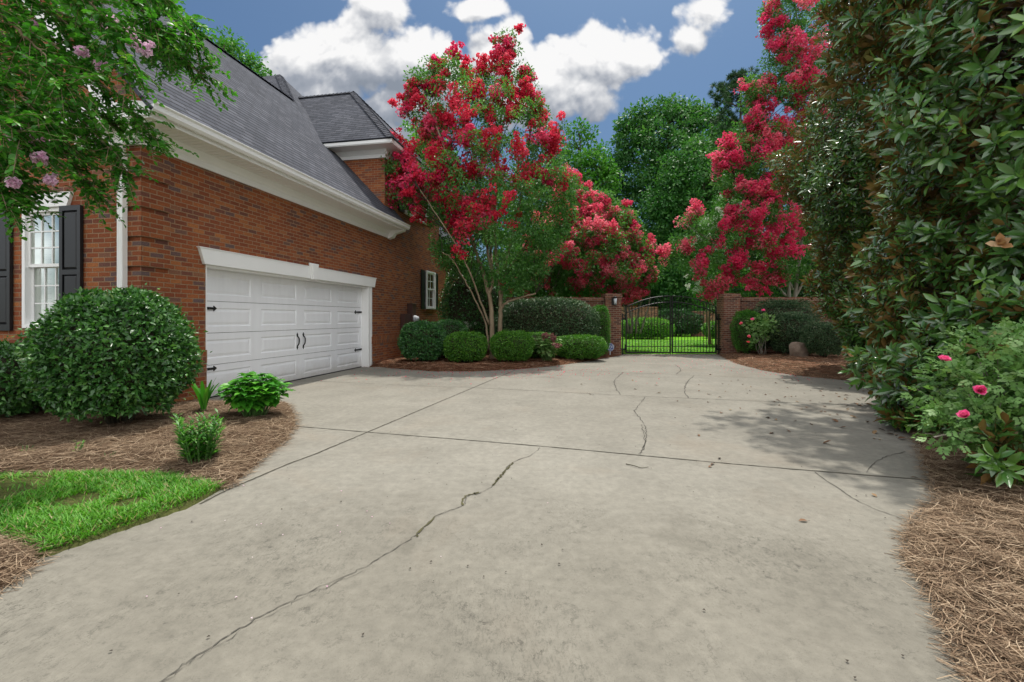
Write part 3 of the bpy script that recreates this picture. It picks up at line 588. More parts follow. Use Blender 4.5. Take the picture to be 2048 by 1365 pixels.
# bay eaves
e.box(0, 0.03, 7.10, 11.73, 5.98, 6.20); e.box(-2.5, 0.0, 7.10, 7.13, 5.98, 6.20); e.prism([(0.03, 6.08), (0.06, 6.10), (0.10, 6.20), (0.03, 6.20)], 'y', 7.03, 11.73)
e.prism([(7.10, 6.08), (7.07, 6.10), (7.03, 6.20), (7.10, 6.20)], 'x', -2.5, 0.10)
e.box(-2.9, 0.46, 6.64, 12.2, 6.20, 6.222); e.box(0.44, 0.47, 6.62, 12.22, 6.222, 6.33); e.box(-2.9, 0.44, 6.62, 6.65, 6.222, 6.33); e.box(-2.9, 0.44, 12.19, 12.22, 6.222, 6.33)
e.build('eave_trim', M['white'], house)
gut = B(); prof = [(0.487, 4.075), (0.487, 3.965), (0.50, 3.95), (0.545, 3.95), (0.575, 3.985), (0.580, 4.04), (0.605, 4.062), (0.605, 4.075), (0.592, 4.075), (0.588, 4.064), (0.565, 4.045), (0.50, 4.045)]
gut.prism(prof, 'y', -0.32, 7.60); gut.build('gutter', M['white'], house)
gut = B(); gut.prism(prof, 'y', 11.74, 14.6); gut.build('gutter', M['white'], house)
ds = B(); ds.box(-0.275, -0.185, -0.105, -0.035, 0.05, 3.55)
ds.tube([(-0.23, -0.07, 3.53), (-0.20, -0.09, 3.66), (0.02, -0.16, 3.80), (0.25, -0.2, 3.88), (0.45, -0.2, 3.96)], 0.042, 8)
for zz in (0.9, 3.2): ds.box(-0.285, -0.175, -0.11, -0.03, zz, zz+0.03)
for xx in (-0.262, -0.235, -0.208): ds.box(xx, xx+0.008, -0.109, -0.105, 0.05, 3.5)
ds.build('downspout', M['white'], house)
# roofs
r = B(); zr = EZ+PITCH*(3.6+XO); rx = -3.6
r.slab([(XO+0.07, -0.34, EZ-0.06), (XO+0.07, 7.66, EZ-0.06), (rx, 8.6, zr), (rx, -0.34, zr)], 0.05)
r.slab([(-7.2-XO, -0.34, EZ), (-7.2-XO, 14.6, EZ), (rx, 14.6, zr), (rx, -0.34, zr)], 0.05)
r.slab([(XO+0.07, 11.72, EZ-0.06), (XO+0.07, 14.65, EZ-0.06), (rx, 14.65, zr), (rx, 11.0, zr)], 0.05)
dz, dx0, dy0, dy1, pk = 6.34, 0.50, 6.58, 12.26, (-2.31, 9.42, 9.22)
r.slab([(dx0, dy0, dz), (dx0, dy1, dz), pk], 0.05)
r.slab([(dx0, dy0, dz), pk, (-6.0, 9.42, 9.22), (-6.0, dy0, dz)], 0.05); r.slab([(dx0, dy1, dz), (-6.0, dy1, dz), (-6.0, 9.42, 9.22), pk], 0.05)
mp = (-5.61, 9.92, 10.42)
r.slab([(-1.71, 6.02, 6.32), (-1.71, 13.82, 6.32), mp], 0.05); r.slab([(-1.71, 6.02, 6.32), mp, (-13, 9.92, 10.42), (-13, 6.02, 6.32)], 0.05)
r.slab([(-1.71, 13.82, 6.32), (-13, 13.82, 6.32), (-13, 9.92, 10.42), mp], 0.05)
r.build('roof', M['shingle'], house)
cap = B()
def capline(a, bb, w=0.15):
    a, bb = Vector(a), Vector(bb); d = (bb-a); n = max(1, int(d.length/0.145)); dn = d.normalized(); side = dn.cross(Vector((0, 0, 1))).normalized()
    for i in range(n):
        p0 = a+d*(i/n); p1 = a+d*((i+1.25)/n); l0, l1 = 0.035, 0.012; dr = Vector((0, 0, 0.12 if abs(dn.z) < 0.2 else 0.075))
        for sg in (1, -1):
            cap.poly([p0+Vector((0, 0, l0)), p1+Vector((0, 0, l1)), p1+side*sg*w-dr+Vector((0, 0, l1)), p0+side*sg*w-dr+Vector((0, 0, l0))])
        cap.poly([p0+Vector((0, 0, l0)), p0+side*w-dr+Vector((0, 0, l0)), p0+Vector((0, 0, -0.01)), p0-side*w-dr+Vector((0, 0, l0))])
capline((rx, -0.34, zr), (rx, 7.9, zr)); capline((dx0, dy0, dz), pk); capline(pk, (-4.7, 9.42, 9.22)); capline((-1.71, 6.02, 6.32), mp); capline((dx0, dy1, dz), pk)
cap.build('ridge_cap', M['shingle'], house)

def MG(a, d, z): return (-a, -d, z)        # gable wall: a runs left, d out of the wall
def MF(a, d, z): return (d, a, z)          # garage wall: a runs away from the camera
def wbox(bb, f, a0, a1, d0, d1, z0, z1, m=0):
    p, q2 = f(a0, d0, z0), f(a1, d1, z1); bb.box(p[0], q2[0], p[1], q2[1], z0, z1, m)
def window(f, a0, a1, z0, z1, cols, rows, dd=-0.05, slats=True, mull=0):
    fr = B(); w = 0.055
    for (x0, x1, y0, y1) in ((a0, a0+w, z0, z1), (a1-w, a1, z0, z1), (a0+w, a1-w, z1-w, z1), (a0+w, a1-w, z0, z0+w)): wbox(fr, f, x0, x1, dd-0.10, dd+0.06, y0, y1)
    for i in range(mull): wbox(fr, f, (a0+a1)/2-0.05, (a0+a1)/2+0.05, dd-0.1, dd+0.05, z0+w, z1-w)
    fo = fr.build('window', M['white'], house)
    zm = (z0+z1)/2+0.02; spans = [(a0+w, a1-w)] if not mull else [(a0+w, (a0+a1)/2-0.05), ((a0+a1)/2+0.05, a1-w)]
    for (s0, s1) in spans:
        sash = B(); mu = B(); gl = B(); sl = B(); bk = B()
        for (lo, hi, d) in ((zm, z1-w, dd), (z0+w, zm+0.03, dd-0.04)):
            for (x0, x1, y0, y1) in ((s0, s0+0.04, lo, hi), (s1-0.04, s1, lo, hi), (s0+.04, s1-.04, hi-0.04, hi), (s0+.04, s1-.04, lo, lo+0.045)): wbox(sash, f, x0, x1, d-0.018, d+0.018, y0, y1)
            i0, i1, j0, j1 = s0+0.04, s1-0.04, lo+0.045, hi-0.04
            for c in range(1, cols): xx = i0+(i1-i0)*c/cols; wbox(mu, f, xx-0.009, xx+0.009, d-0.012, d+0.014, j0, j1)
            for rr in range(1, rows):
                yy = j0+(j1-j0)*rr/rows
                for c in range(cols): wbox(mu, f, i0+(i1-i0)*c/cols+0.0095, i0+(i1-i0)*(c+1)/cols-0.0095, d-0.011, d+0.013, yy-0.009, yy+0.009)
            P = [f(i0, d, j0), f(i1, d, j0), f(i1, d, j1), f(i0, d, j1)]; gl.poly(P)
        if slats:
            for zz in np.arange(z0+w+0.03, z1-w-0.03, 0.072):
                pr = [(dd-0.13, zz), (dd-0.075, zz+0.045), (dd-0.072, zz+0.039), (dd-0.127, zz-0.006)]
                c4p = [[f(s, d, z) for d, z in pr] for s in (s0+0.02, s1-0.02)]
                for i in range(4):
                    j = (i+1) % 4; sl.poly([c4p[0][i], c4p[1][i], c4p[1][j], c4p[0][j]])
            for (x0, x1) in ((s0, s0+0.05), (s1-0.05, s1), ((s0+s1)/2-0.04, (s0+s1)/2+0.04)): wbox(sl, f, x0, x1, dd-0.15, dd-0.071, z0+w, z1-w)
        bk.poly([f(s0, dd-0.35, z0), f(s1, dd-0.35, z0), f(s1, dd-0.35, z1), f(s0, dd-0.35, z1)])
        for x in (s0, s1): bk.poly([f(x, dd-0.35, z0), f(x, dd-0.11, z0), f(x, dd-0.11, z1), f(x, dd-0.35, z1)])
        for zz in (z0, z1): bk.poly([f(s0, dd-0.35, zz), f(s1, dd-0.35, zz), f(s1, dd-0.11, zz), f(s0, dd-0.11, zz)])
        sash.build('sash', M['white'], fo); mu.build('muntin', M['white'], fo); gl.build('pane', M['glass'], fo, fix=False)
        if slats: sl.build('blind', M['slat'], fo)
        bk.build('interior', M['dark_room'], fo)
    return fo
def shutter(f, a0, a1, z0, z1, d0=0.012):
    s = B(); w = 0.055; th = 0.04
    zm = z0+(z1-z0)*0.47
    for (x0, x1, y0, y1) in ((a0, a0+w, z0, z1), (a1-w, a1, z0, z1), (a0+w, a1-w, z1-0.07, z1), (a0+w, a1-w, z0, z0+0.09), (a0+w, a1-w, zm-0.035, zm+0.035)): wbox(s, f, x0, x1, d0, d0+th, y0, y1)
    for (lo, hi) in ((z0+0.09, zm-0.035), (zm+0.035, z1-0.07)):
        o = [(a0+w, lo), (a1-w, lo), (a1-w, hi), (a0+w, hi)]; i = [(a0+w+0.035, lo+0.035), (a1-w-0.035, lo+0.035), (a1-w-0.035, hi-0.035), (a0+w+0.035, hi-0.035)]
        for k in range(4):
            j = (k+1) % 4; s.poly([f(o[k][0], d0+0.012, o[k][1]), f(o[j][0], d0+0.012, o[j][1]), f(i[j][0], d0+0.034, i[j][1]), f(i[k][0], d0+0.034, i[k][1])])
        s.poly([f(x, d0+0.034, z) for x, z in i]); s.poly([f(x, d0+0.001, z) for x, z in o])
    return s.build('shutter', M['black'], house)
window(MG, 1.30, 2.08, 1.18, 2.90, 3, 3)
shutter(MG, 0.97, 1.34, 1.14, 2.90); shutter(MG, 2.24, 2.61, 1.14, 2.90)
ws = B(); 
for i in range(11): ws.box(-2.12+i*0.078, -2.12+i*0.078+0.068, -0.05, 0.0, 1.085, 1.165)
ws.build('window_sill', M['brick'], house)
wh = B(); wh.prism([(-2.16, 2.90), (-1.22, 2.90), (-1.14, 3.10), (-2.24, 3.10)], 'y', -0.045, 0.0); wh.build('window_header', M['white'], house)
# upper and lower windows of the bay stand proud of the wall with a trim of their own
window(MF, 8.42, 10.35, 4.66, 5.96, 3, 3, dd=0.045, slats=True, mull=1); shutter(MF, 8.02, 8.40, 4.66, 5.96); shutter(MF, 10.38, 10.76, 4.66, 5.96)
window(MF, 10.2, 11.05, 1.66, 3.02, 2, 2, dd=0.045, slats=False); shutter(MF, 9.82, 10.18, 1.64, 3.02); shutter(MF, 11.08, 11.44, 1.64, 3.02)
ws = B(); ws.box(0, 0.06, 10.15, 11.1, 1.57, 1.65); ws.build('window_sill', M['brick'], house)
# garage opening: jambs, header with keystone, sectional door
jb = B()
jb.box(-0.24, 0.012, 6.185, 6.33, 0, 2.17); jb.box(-0.24, -0.006, 1.03, 1.06, 0, 2.17); jb.box(-0.24, -0.01, 1.06, 6.185, 2.135, 2.17)
jb.box(0.0, 0.02, 6.30, 6.36, 0, 2.17)
jb.build('door_frame', M['white'], house)
ln = B()
ln.prism([(0.97, 2.172), (6.46, 2.172), (6.54, 2.42), (0.88, 2.42)], 'x', -0.02, 0.05)
ln.prism([(0.86, 2.42), (6.56, 2.42), (6.56, 2.435), (0.86, 2.435)], 'x', -0.02, 0.062)
lo = ln.build('lintel', M['white'], house, bevel=0.004)
ks = B(); ks.prism([(3.62, 2.155), (3.80, 2.155), (3.87, 2.50), (3.55, 2.50)], 'x', 0.052, 0.085)
ks.prism([(3.665, 2.16), (3.755, 2.16), (3.80, 2.47), (3.62, 2.47)], 'x', 0.085, 0.105); ks.build('keystone', M['white'], lo, bevel=0.004)
gd = B(); y0, y1, zb, zt, dx = 1.06, 6.185, 0.012, 2.135, -0.20
nsec = 4; sh = (zt-zb)/nsec
for i in range(nsec):
    lo_, hi_ = zb+i*sh+0.004, zb+(i+1)*sh-0.004
    cw = (y1-y0)/4; ys = [y0]
    def qd(a0, a1, b0, b1, d): gd.poly([(d, a0, b0), (d, a1, b0), (d, a1, b1), (d, a0, b1)])
    mz = 0.105; my = 0.13
    qd(y0, y1, lo_, lo_+mz, dx); qd(y0, y1, hi_-mz, hi_, dx)
    gd.poly([(dx, y0, hi_), (dx, y1, hi_), (dx-0.03, y1, hi_), (dx-0.03, y0, hi_)]); gd.poly([(dx, y0, lo_), (dx, y1, lo_), (dx-0.03, y1, lo_), (dx-0.03, y0, lo_)])
    for c in range(4):
        a0, a1 = y0+c*cw, y0+(c+1)*cw; qd(a0, a0+my, lo_+mz, hi_-mz, dx); qd(a1-my, a1, lo_+mz, hi_-mz, dx)
        rings = [((a0+my, a1-my, lo_+mz, hi_-mz), dx)]
        for ins, d in ((0.018, dx-0.012), (0.034, dx-0.012), (0.070, dx-0.003)): rings.append(((a0+my+ins, a1-my-ins, lo_+mz+ins, hi_-mz-ins), d))
        for (o, d0), (n_, d1) in zip(rings[:-1], rings[1:]):
            O = [(d0, o[0], o[2]), (d0, o[1], o[2]), (d0, o[1], o[3]), (d0, o[0], o[3])]; N_ = [(d1, n_[0], n_[2]), (d1, n_[1], n_[2]), (d1, n_[1], n_[3]), (d1, n_[0], n_[3])]
            for k in range(4):
                j = (k+1) % 4; gd.poly([O[k], O[j], N_[j], N_[k]])
        o, d = rings[-1]; qd(o[0], o[1], o[2], o[3], d)
gd.poly([(dx-0.031, y0, zb), (dx-0.031, y1, zb), (dx-0.031, y1, zt), (dx-0.031, y0, zt)], 1)
gdo = gd.build('garage_door', [M['door_white'], M['joint']], house)
seal = B(); seal.box(dx-0.03, dx+0.006, y0, y1, 0.001, 0.022); seal.build('bottom_seal', M['iron'], gdo)
def hinge(y, zc, sg):
    h = B(); h.prism([(y, zc-0.026), (y+sg*0.30, zc-0.018), (y+sg*0.30, zc-0.045), (y+sg*0.36, zc), (y+sg*0.30, zc+0.045), (y+sg*0.30, zc+0.018), (y, zc+0.026)], 'x', dx+0.001, dx+0.014)
    for k in (0.08, 0.2): h.tube([(dx+0.013, y+sg*k, zc), (dx+0.022, y+sg*k, zc)], 0.012, 8)
    h.build('strap_hinge', M['iron'], gdo)
for zc in (zb+sh*3-0.12, zb+sh*1-0.06): hinge(y0+0.02, zc, 1); hinge(y1-0.01, zc, -1)
ym = (y0+y1)/2
for sg in (-1, 1):
    h = B(); yc = ym+sg*0.10; zc = zb+sh*1.55
    h.prism([(yc-0.022, zc-0.14), (yc, zc-0.18), (yc+0.022, zc-0.14), (yc+0.012, zc-0.09), (yc-0.012, zc-0.09)], 'x', dx+0.001, dx+0.010)
    h.prism([(yc-0.022, zc+0.14), (yc, zc+0.18), (yc+0.022, zc+0.14), (yc+0.012, zc+0.09), (yc-0.012, zc+0.09)], 'x', dx+0.001, dx+0.010)
    h.tube(spline([(dx+0.006, yc, zc-0.11), (dx+0.045, yc, zc-0.05), (dx+0.05, yc, zc+0.05), (dx+0.006, yc, zc+0.11)], 4), 0.013, 8); h.build('pull_handle', M['iron'], gdo)
# electric meter and its brown boxes on the wall past the garage
mb = B(); mb.box(0.02, 0.17, 8.15, 8.62, 0.75, 1.46); mb.box(0.02, 0.20, 8.66, 8.98, 0.60, 1.78); mb.box(0.015, 0.21, 8.64, 9.0, 1.78, 1.80); mb.tube([(0.09, 8.4, 0.0), (0.09, 8.4, 0.76)], 0.03, 8); mb.tube([(0.11, 8.82, 0.0), (0.11, 8.82, 0.6)], 0.035, 8)
mo = mb.build('meter_box', M['meter_brown'], house, bevel=0.006)
mt_ = B(); mt_.tube([(0.20, 8.82, 1.30), (0.26, 8.82, 1.30)], 0.115, 20); mt_.tube([(0.26, 8.82, 1.30), (0.33, 8.82, 1.30)], 0.085, 20); mt_.build('meter', M['meter_grey'], mo)

# ------------------------------------------------------------------ garden wall, pillars, gate
def pillar(x0, x1, label):
    t = thing('brick_pillar', label, 'pillar', ((x0+x1)/2, 16.38, 0), 0, 'brick gate pillars'); w = (x1-x0)/2
    b = B(); b.box(-w, w, -w, w, -0.05, 2.00); b.build('shaft', M['wall_brick'], t)
    c = B(); c.box(-w-0.012, w+0.012, -w-0.012, w+0.012, 2.0, 2.068); c.box(-w-0.028, w+0.028, -w-0.028, w+0.028, 2.068, 2.135); c.box(-w-0.01, w+0.01, -w-0.01, w+0.01, 2.135, 2.20); c.build('cap', M['wall_brick'], t)
pillar(3.31, 3.87, 'brick gate pillar carrying the small wall lantern, beside the blue sign')
pillar(7.50, 8.07, 'brick gate pillar without a lantern, next to the bare-legged rose')
def gwall(x0, x1, label):
    t = thing('garden_wall', label, 'wall', (x0, 16.5, 0), 0, 'brick garden walls')
    b = B(); b.box(0, x1-x0, -0.11, 0.11, -0.05, 1.95); b.build('wall_body', M['wall_brick'], t)
    c = B(); c.box(0, x1-x0, -0.15, 0.15, 1.95, 2.02); c.box(0, x1-x0, -0.13, 0.13, 2.02, 2.08); c.build('coping', M['wall_brick'], t)
gwall(-2.2, 3.30, 'brick garden wall between the house and the lantern pillar'); gwall(8.08, 17.0, 'brick garden wall running behind the magnolia')
def fwall(x0, x1, y, h, label):
    t = thing('garden_wall', label, 'wall', (x0, y, 0)); b = B(); b.box(0, x1-x0, -0.12, 0.12, 0, h); b.build('wall_body', M['wall_brick'], t)
    c = B(); c.box(0, x1-x0, -0.16, 0.16, h, h+0.09); c.build('coping', M['wall_brick'], t)
fwall(7.0, 10.4, 32.5, 2.05, 'distant brick wall beyond the lawn, seen through the gate above the pale shrub')
fwall(13.0, 17.0, 33.0, 1.75, 'distant brick wall seen through the right half of the gate')
GY = 16.32
def arc_z(x, base): return base-0.40*(abs(x-5.71)/1.63)**2
def gate_leaf(xh, xc, label):
    t = thing('iron_gate', label, 'gate', (xh, GY, 0), 0, 'two leaves of the iron driveway gate'); s = 1 if xc > xh else -1; w = abs(xc-xh)
    X = lambda u: s*u
    f = B()
    zt = lambda u, base: arc_z(xh+s*u, base)
    for (u0, u1) in ((0.0, 0.045), (w-0.045, w)):
        u0b = (u0+u1)/2; f.box(X(u0), X(u1), -0.022, 0.022, 0.07, zt(u0b, 2.13))
    f.box(X(0.045), X(w-0.045), -0.018, 0.018, 0.07, 0.115); f.box(X(0.045), X(w-0.045), -0.014, 0.014, 0.30, 0.325)
    f.build('frame', M['iron'], t)
    r = B()
    for base in (2.12, 1.90):
        us = np.linspace(0.02, w-0.02, 14); r.tube([(X(u), 0, zt(u, base)) for u in us], 0.020, 6)
    r.build('arched_rail', M['iron'], t)
    for k in range(1, 14):
        u = 0.022+(w-0.045)*k/14; p = B(); p.box(X(u)-0.0085, X(u)+0.0085, -0.0085, 0.0085, 0.115, zt(u, 2.12)); p.build('picket', M['iron'], t)
    for z, l in ((0.22, 0.20), (1.30, 0.16)):
        h = B(); h.box(X(-l), X(0.0), -0.03, 0.03, z-0.035, z+0.02); h.box(X(-0.03), X(0.0), -0.03, 0.03, z-0.05, z+0.16); h.build('hinge', M['iron'], t)
    l = B(); l.box(X(w-0.05), X(w+0.02), -0.045, -0.023, 1.10, 1.16); l.build('latch', M['iron'], t)
    l = B(); l.tube([(X(w-0.02), -0.034, 0.02), (X(w-0.02), -0.034, 0.6)], 0.01, 6); l.build('drop_rod', M['iron'], t)
gate_leaf(4.07, 5.695, 'black iron gate leaf hinged on the lantern pillar'); gate_leaf(7.33, 5.725, 'black iron gate leaf hinged on the pillar by the roses')
# side posts of the gate opener
def post(x, label):
    t = thing('gate_post', label, 'post', (x, GY+0.02, 0), 0, 'thin posts beside the gate'); b = B(); b.box(-0.018, 0.018, -0.018, 0.018, 0, 1.45); b.build('rod', M['iron'], t); b = B(); b.box(-0.026, 0.026, -0.026, 0.026, 1.45, 1.48); b.build('post_cap', M['iron'], t)
post(3.97, 'thin black post between the gate and the lantern pillar'); post(7.42, 'thin black post between the gate and the pillar by the roses')
# wall lantern
t = thing('wall_lantern', 'small dark wall lantern with pale glass on the gate pillar', 'lamp', (3.60, 16.10, 1.92))
b = B(); b.box(-0.075, 0.075, -0.035, 0.0, -0.13, 0.13); b.box(-0.06, 0.06, -0.16, -0.03, 0.10, 0.13); b.prism([(-0.02, 0.13), (0.14, 0.13), (0.09, 0.18), (0.03, 0.18)], 'x', -0.04, 0.10) if False else None
b.tube([(0.03, -0.10, 0.13), (0.03, -0.10, 0.18)], [0.07, 0.02], 8); b.tube([(0.03, -0.10, -0.14), (0.03, -0.10, -0.115)], [0.02, 0.06], 8); b.build('bracket', M['iron'], t)
b = B(); b.tube([(0.03, -0.10, -0.115), (0.03, -0.10, 0.10)], [0.05, 0.062], 6); b.build('lamp_glass', M['lamp_glass'], t)
# security sign
t = thing('yard_sign', 'blue octagonal security sign on a white stake beside the gate pillar', 'sign', (3.40, 15.75, 0.03), R(4))
oc = lambda r: [(r*math.cos(R(22.5+45*k)), r*math.sin(R(22.5+45*k))+0.29) for k in range(8)]
b = B(); b.prism([(x, z) for x, z in oc(0.145)], 'y', -0.006, 0.006); b.build('panel', M['sign_blue'], t)
b = B(); O, I = oc(0.138), oc(0.128)
for k in range(8):
    j = (k+1) % 8; b.poly([(O[k][0], -0.0085, O[k][1]), (O[j][0], -0.0085, O[j][1]), (I[j][0], -0.0085, I[j][1]), (I[k][0], -0.0085, I[k][1])])
b.box(-0.095, 0.095, -0.009, -0.0065, 0.205, 0.217); b.box(-0.075, 0.075, -0.009, -0.0065, 0.366, 0.374); b.build('border', M['sign_white'], t)
cu = bpy.data.curves.new('lettering', 'FONT'); cu.body = 'ADT'; cu.size = 0.135; cu.align_x = 'CENTER'; cu.align_y = 'CENTER'; cu.extrude = 0.001; cu.offset = 0.003
tmp = bpy.data.objects.new('lettering_curve', cu); C.objects.link(tmp); bpy.context.view_layer.update()
me = bpy.data.meshes.new_from_object(tmp.evaluated_get(bpy.context.evaluated_depsgraph_get())); bpy.data.objects.remove(tmp); me.name = 'lettering'
me.materials.clear(); me.materials.append(M['sign_white']); lt = link('lettering', me, t); lt.rotation_euler = (R(90), 0, 0); lt.location = (0, -0.0085, 0.288)
b = B(); b.box(-0.012, 0.012, 0.007, 0.013, -0.12, 0.36); b.build('stake', M['sign_white'], t)
# boulder
rng = np.random.default_rng(3)
import bmesh
def boulder(name, label, loc, s, seed):
    bm = bmesh.new(); bmesh.ops.create_icosphere(bm, subdivisions=4, radius=1.0); rr = np.random.default_rng(seed); D = unit(rr.normal(0, 1, (9, 3))); off = 0.62+rr.random(9)*0.3
    for v in bm.verts:
        p = np.array(v.co); 
        for d, o in zip(D, off):
            k = p@d
            if k > o: p = p-d*(k-o)*0.85
        p += 0.03*np.sin(p[[1, 2, 0]]*7+seed); v.co = Vector(p*np.array(s))
    me = bpy.data.meshes.new(name); bm.to_mesh(me); bm.free(); me.materials.append(M['stone']); me.polygons.foreach_set('use_smooth', np.ones(len(me.polygons), bool))
    return tag(link(name, me, None, loc), label, 'boulder')
boulder('boulder', 'rounded brown boulder in the bed between two clipped shrubs', (8.98, 14.30, 0.28), (0.31, 0.24, 0.34), 4)

# ------------------------------------------------------------------ plants
def flat_scatter(rng, n, up=0.5):
    d = unit(rng.normal(0, 1, (n, 3))); return d
def clipped(name, label, cat, cx, cy, rx, ry, h, mt, n, leaf, seed, p=2.6, group=None, lod=0, base=None, rough=0.05, top=1.0, yaw=0.0, tuck=0.80, wide=0.5, stems=True, lay=0.16):
    """a sheared shrub: leaves in the outer shell of a superellipsoid, resting on stems"""
    rng = np.random.default_rng(seed); z0 = hz(cx, cy) if base is None else base
    t = thing(name, label, cat, (cx, cy, z0), 0, group)
    d = unit(rng.normal(0, 1, (n, 3))); d[:, 2] = np.where(d[:, 2] < -0.75, -d[:, 2], d[:, 2])
    rad = (np.abs(d)**p).sum(1)**(-1.0/p)
    bumpy = 1+rough*(np.sin(d@np.array([7.1, 3.3, 5.2])+seed)+np.sin(d@np.array([-4.2, 8.4, 6.1])+2*seed)+0.7*np.sin(d@np.array([15.0, -11.0, 9.0])+seed))/2
    depth = 1-lay*rng.random(n)**1.6
    sp = (d*rad[:, None])*(bumpy*depth)[:, None]
    tk = np.where(sp[:, 2] < 0, 1-(1-tuck)*np.abs(sp[:, 2])**1.5, 1.0)
    P = np.stack([sp[:, 0]*rx*tk, sp[:, 1]*ry*tk, (sp[:, 2]+1)*h/2], 1)
    Nn = unit(np.stack([d[:, 0]/rx, d[:, 1]/ry, d[:, 2]*2/h*top], 1))
    N = unit(Nn*0.55+unit(rng.normal(0, 1, (n, 3)))*0.75+np.array([0, 0, 0.25])); A = unit(np.cross(N, unit(rng.normal(0, 1, (n, 3))))+Nn*0.45)
    cy_, sy_ = math.cos(yaw), math.sin(yaw); Rz = np.array([[cy_, -sy_, 0], [sy_, cy_, 0], [0, 0, 1]])
    P, A, N = P@Rz.T, A@Rz.T, N@Rz.T
    L = leaf*(0.65+0.7*rng.random(n)); ge = Geo(); v = np.clip(rng.random(n)*0.75+0.25*(depth > 0.95)*rng.random(n), 0, 1)
    add_leaves(ge, rng, P, A, N, L, L*wide, lod, 0.12, 0.18, 0, v)
    ns = int(n*0.012); si = rng.choice(n, ns, replace=False); off = leaf*(0.6+1.6*rng.random(ns))
    for f in (0.35, 0.7, 1.0):
        up = unit((Nn[si]@Rz.T)*0.7+rng.normal(0, 0.4, (ns, 3))+np.array([0, 0, 0.5])); q = P[si]+up*(off*f)[:, None]; l = leaf*(0.6+0.5*rng.random(ns))
        add_leaves(ge, rng, q, up+rng.normal(0, 0.7, (ns, 3)), rng.normal(0, 1, (ns, 3))+np.array([0, 0, 0.8]), l, l*wide, lod, 0.12, 0.18, 0, 0.5+0.5*rng.random(ns))
    o = ge.build('foliage', M[mt], t, world=False)
    # stems plus an added dark shell, inner shade put into its colour; blocks light
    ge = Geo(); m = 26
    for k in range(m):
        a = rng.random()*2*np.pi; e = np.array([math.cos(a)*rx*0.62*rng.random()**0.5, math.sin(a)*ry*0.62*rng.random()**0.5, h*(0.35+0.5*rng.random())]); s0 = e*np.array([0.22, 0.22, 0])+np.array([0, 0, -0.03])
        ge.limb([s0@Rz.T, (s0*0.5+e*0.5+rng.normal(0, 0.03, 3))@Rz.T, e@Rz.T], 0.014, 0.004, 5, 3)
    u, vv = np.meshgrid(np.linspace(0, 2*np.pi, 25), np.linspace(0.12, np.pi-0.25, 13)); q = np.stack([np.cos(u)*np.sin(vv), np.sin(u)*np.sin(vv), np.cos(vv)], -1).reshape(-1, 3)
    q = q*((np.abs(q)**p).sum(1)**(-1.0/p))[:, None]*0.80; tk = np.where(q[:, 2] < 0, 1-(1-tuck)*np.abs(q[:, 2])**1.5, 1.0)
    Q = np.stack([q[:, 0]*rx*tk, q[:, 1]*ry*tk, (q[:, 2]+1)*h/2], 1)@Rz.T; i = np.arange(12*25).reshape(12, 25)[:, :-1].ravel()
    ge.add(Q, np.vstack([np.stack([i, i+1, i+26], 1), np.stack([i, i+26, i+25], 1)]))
    ge.build('twigs_shade_core', M['twig'], t, world=False); return t
HG = 'clipped evergreen shrubs in front of the garden wall'
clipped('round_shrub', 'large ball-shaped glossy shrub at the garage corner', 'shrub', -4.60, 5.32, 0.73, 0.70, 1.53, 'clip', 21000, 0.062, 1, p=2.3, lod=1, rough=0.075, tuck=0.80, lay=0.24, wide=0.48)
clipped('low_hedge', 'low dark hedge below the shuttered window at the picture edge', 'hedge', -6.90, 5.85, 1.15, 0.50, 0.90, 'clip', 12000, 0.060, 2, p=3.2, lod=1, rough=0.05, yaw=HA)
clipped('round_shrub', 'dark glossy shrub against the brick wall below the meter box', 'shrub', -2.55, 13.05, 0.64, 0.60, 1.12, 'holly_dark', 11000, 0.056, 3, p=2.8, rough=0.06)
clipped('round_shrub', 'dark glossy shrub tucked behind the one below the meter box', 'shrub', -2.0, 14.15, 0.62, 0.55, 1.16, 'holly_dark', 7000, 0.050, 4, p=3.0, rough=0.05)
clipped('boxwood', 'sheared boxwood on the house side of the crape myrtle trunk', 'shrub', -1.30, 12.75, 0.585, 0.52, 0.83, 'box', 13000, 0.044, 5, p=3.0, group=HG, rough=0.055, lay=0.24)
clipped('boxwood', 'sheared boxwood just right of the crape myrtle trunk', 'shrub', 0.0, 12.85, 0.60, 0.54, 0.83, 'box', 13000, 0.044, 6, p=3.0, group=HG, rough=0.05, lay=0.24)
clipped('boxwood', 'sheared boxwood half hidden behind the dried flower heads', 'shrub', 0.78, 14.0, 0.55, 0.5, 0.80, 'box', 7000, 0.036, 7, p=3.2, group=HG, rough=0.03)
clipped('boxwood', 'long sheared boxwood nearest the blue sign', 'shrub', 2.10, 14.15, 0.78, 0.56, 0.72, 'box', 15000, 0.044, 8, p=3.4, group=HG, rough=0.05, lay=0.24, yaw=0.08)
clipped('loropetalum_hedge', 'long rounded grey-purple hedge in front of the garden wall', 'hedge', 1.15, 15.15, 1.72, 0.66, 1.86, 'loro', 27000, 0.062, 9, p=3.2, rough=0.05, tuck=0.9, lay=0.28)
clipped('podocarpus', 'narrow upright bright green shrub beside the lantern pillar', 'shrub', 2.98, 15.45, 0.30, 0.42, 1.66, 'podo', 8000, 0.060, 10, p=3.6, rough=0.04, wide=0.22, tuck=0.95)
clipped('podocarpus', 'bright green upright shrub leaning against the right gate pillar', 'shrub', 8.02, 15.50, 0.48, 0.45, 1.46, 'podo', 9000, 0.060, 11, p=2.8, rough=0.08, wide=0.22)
clipped('loropetalum', 'dark flat-topped shrub against the wall behind the mounded shrub', 'shrub', 9.5, 15.85, 1.25, 0.40, 1.84, 'loro', 12000, 0.058, 12, p=2.8, rough=0.07, lay=0.28)
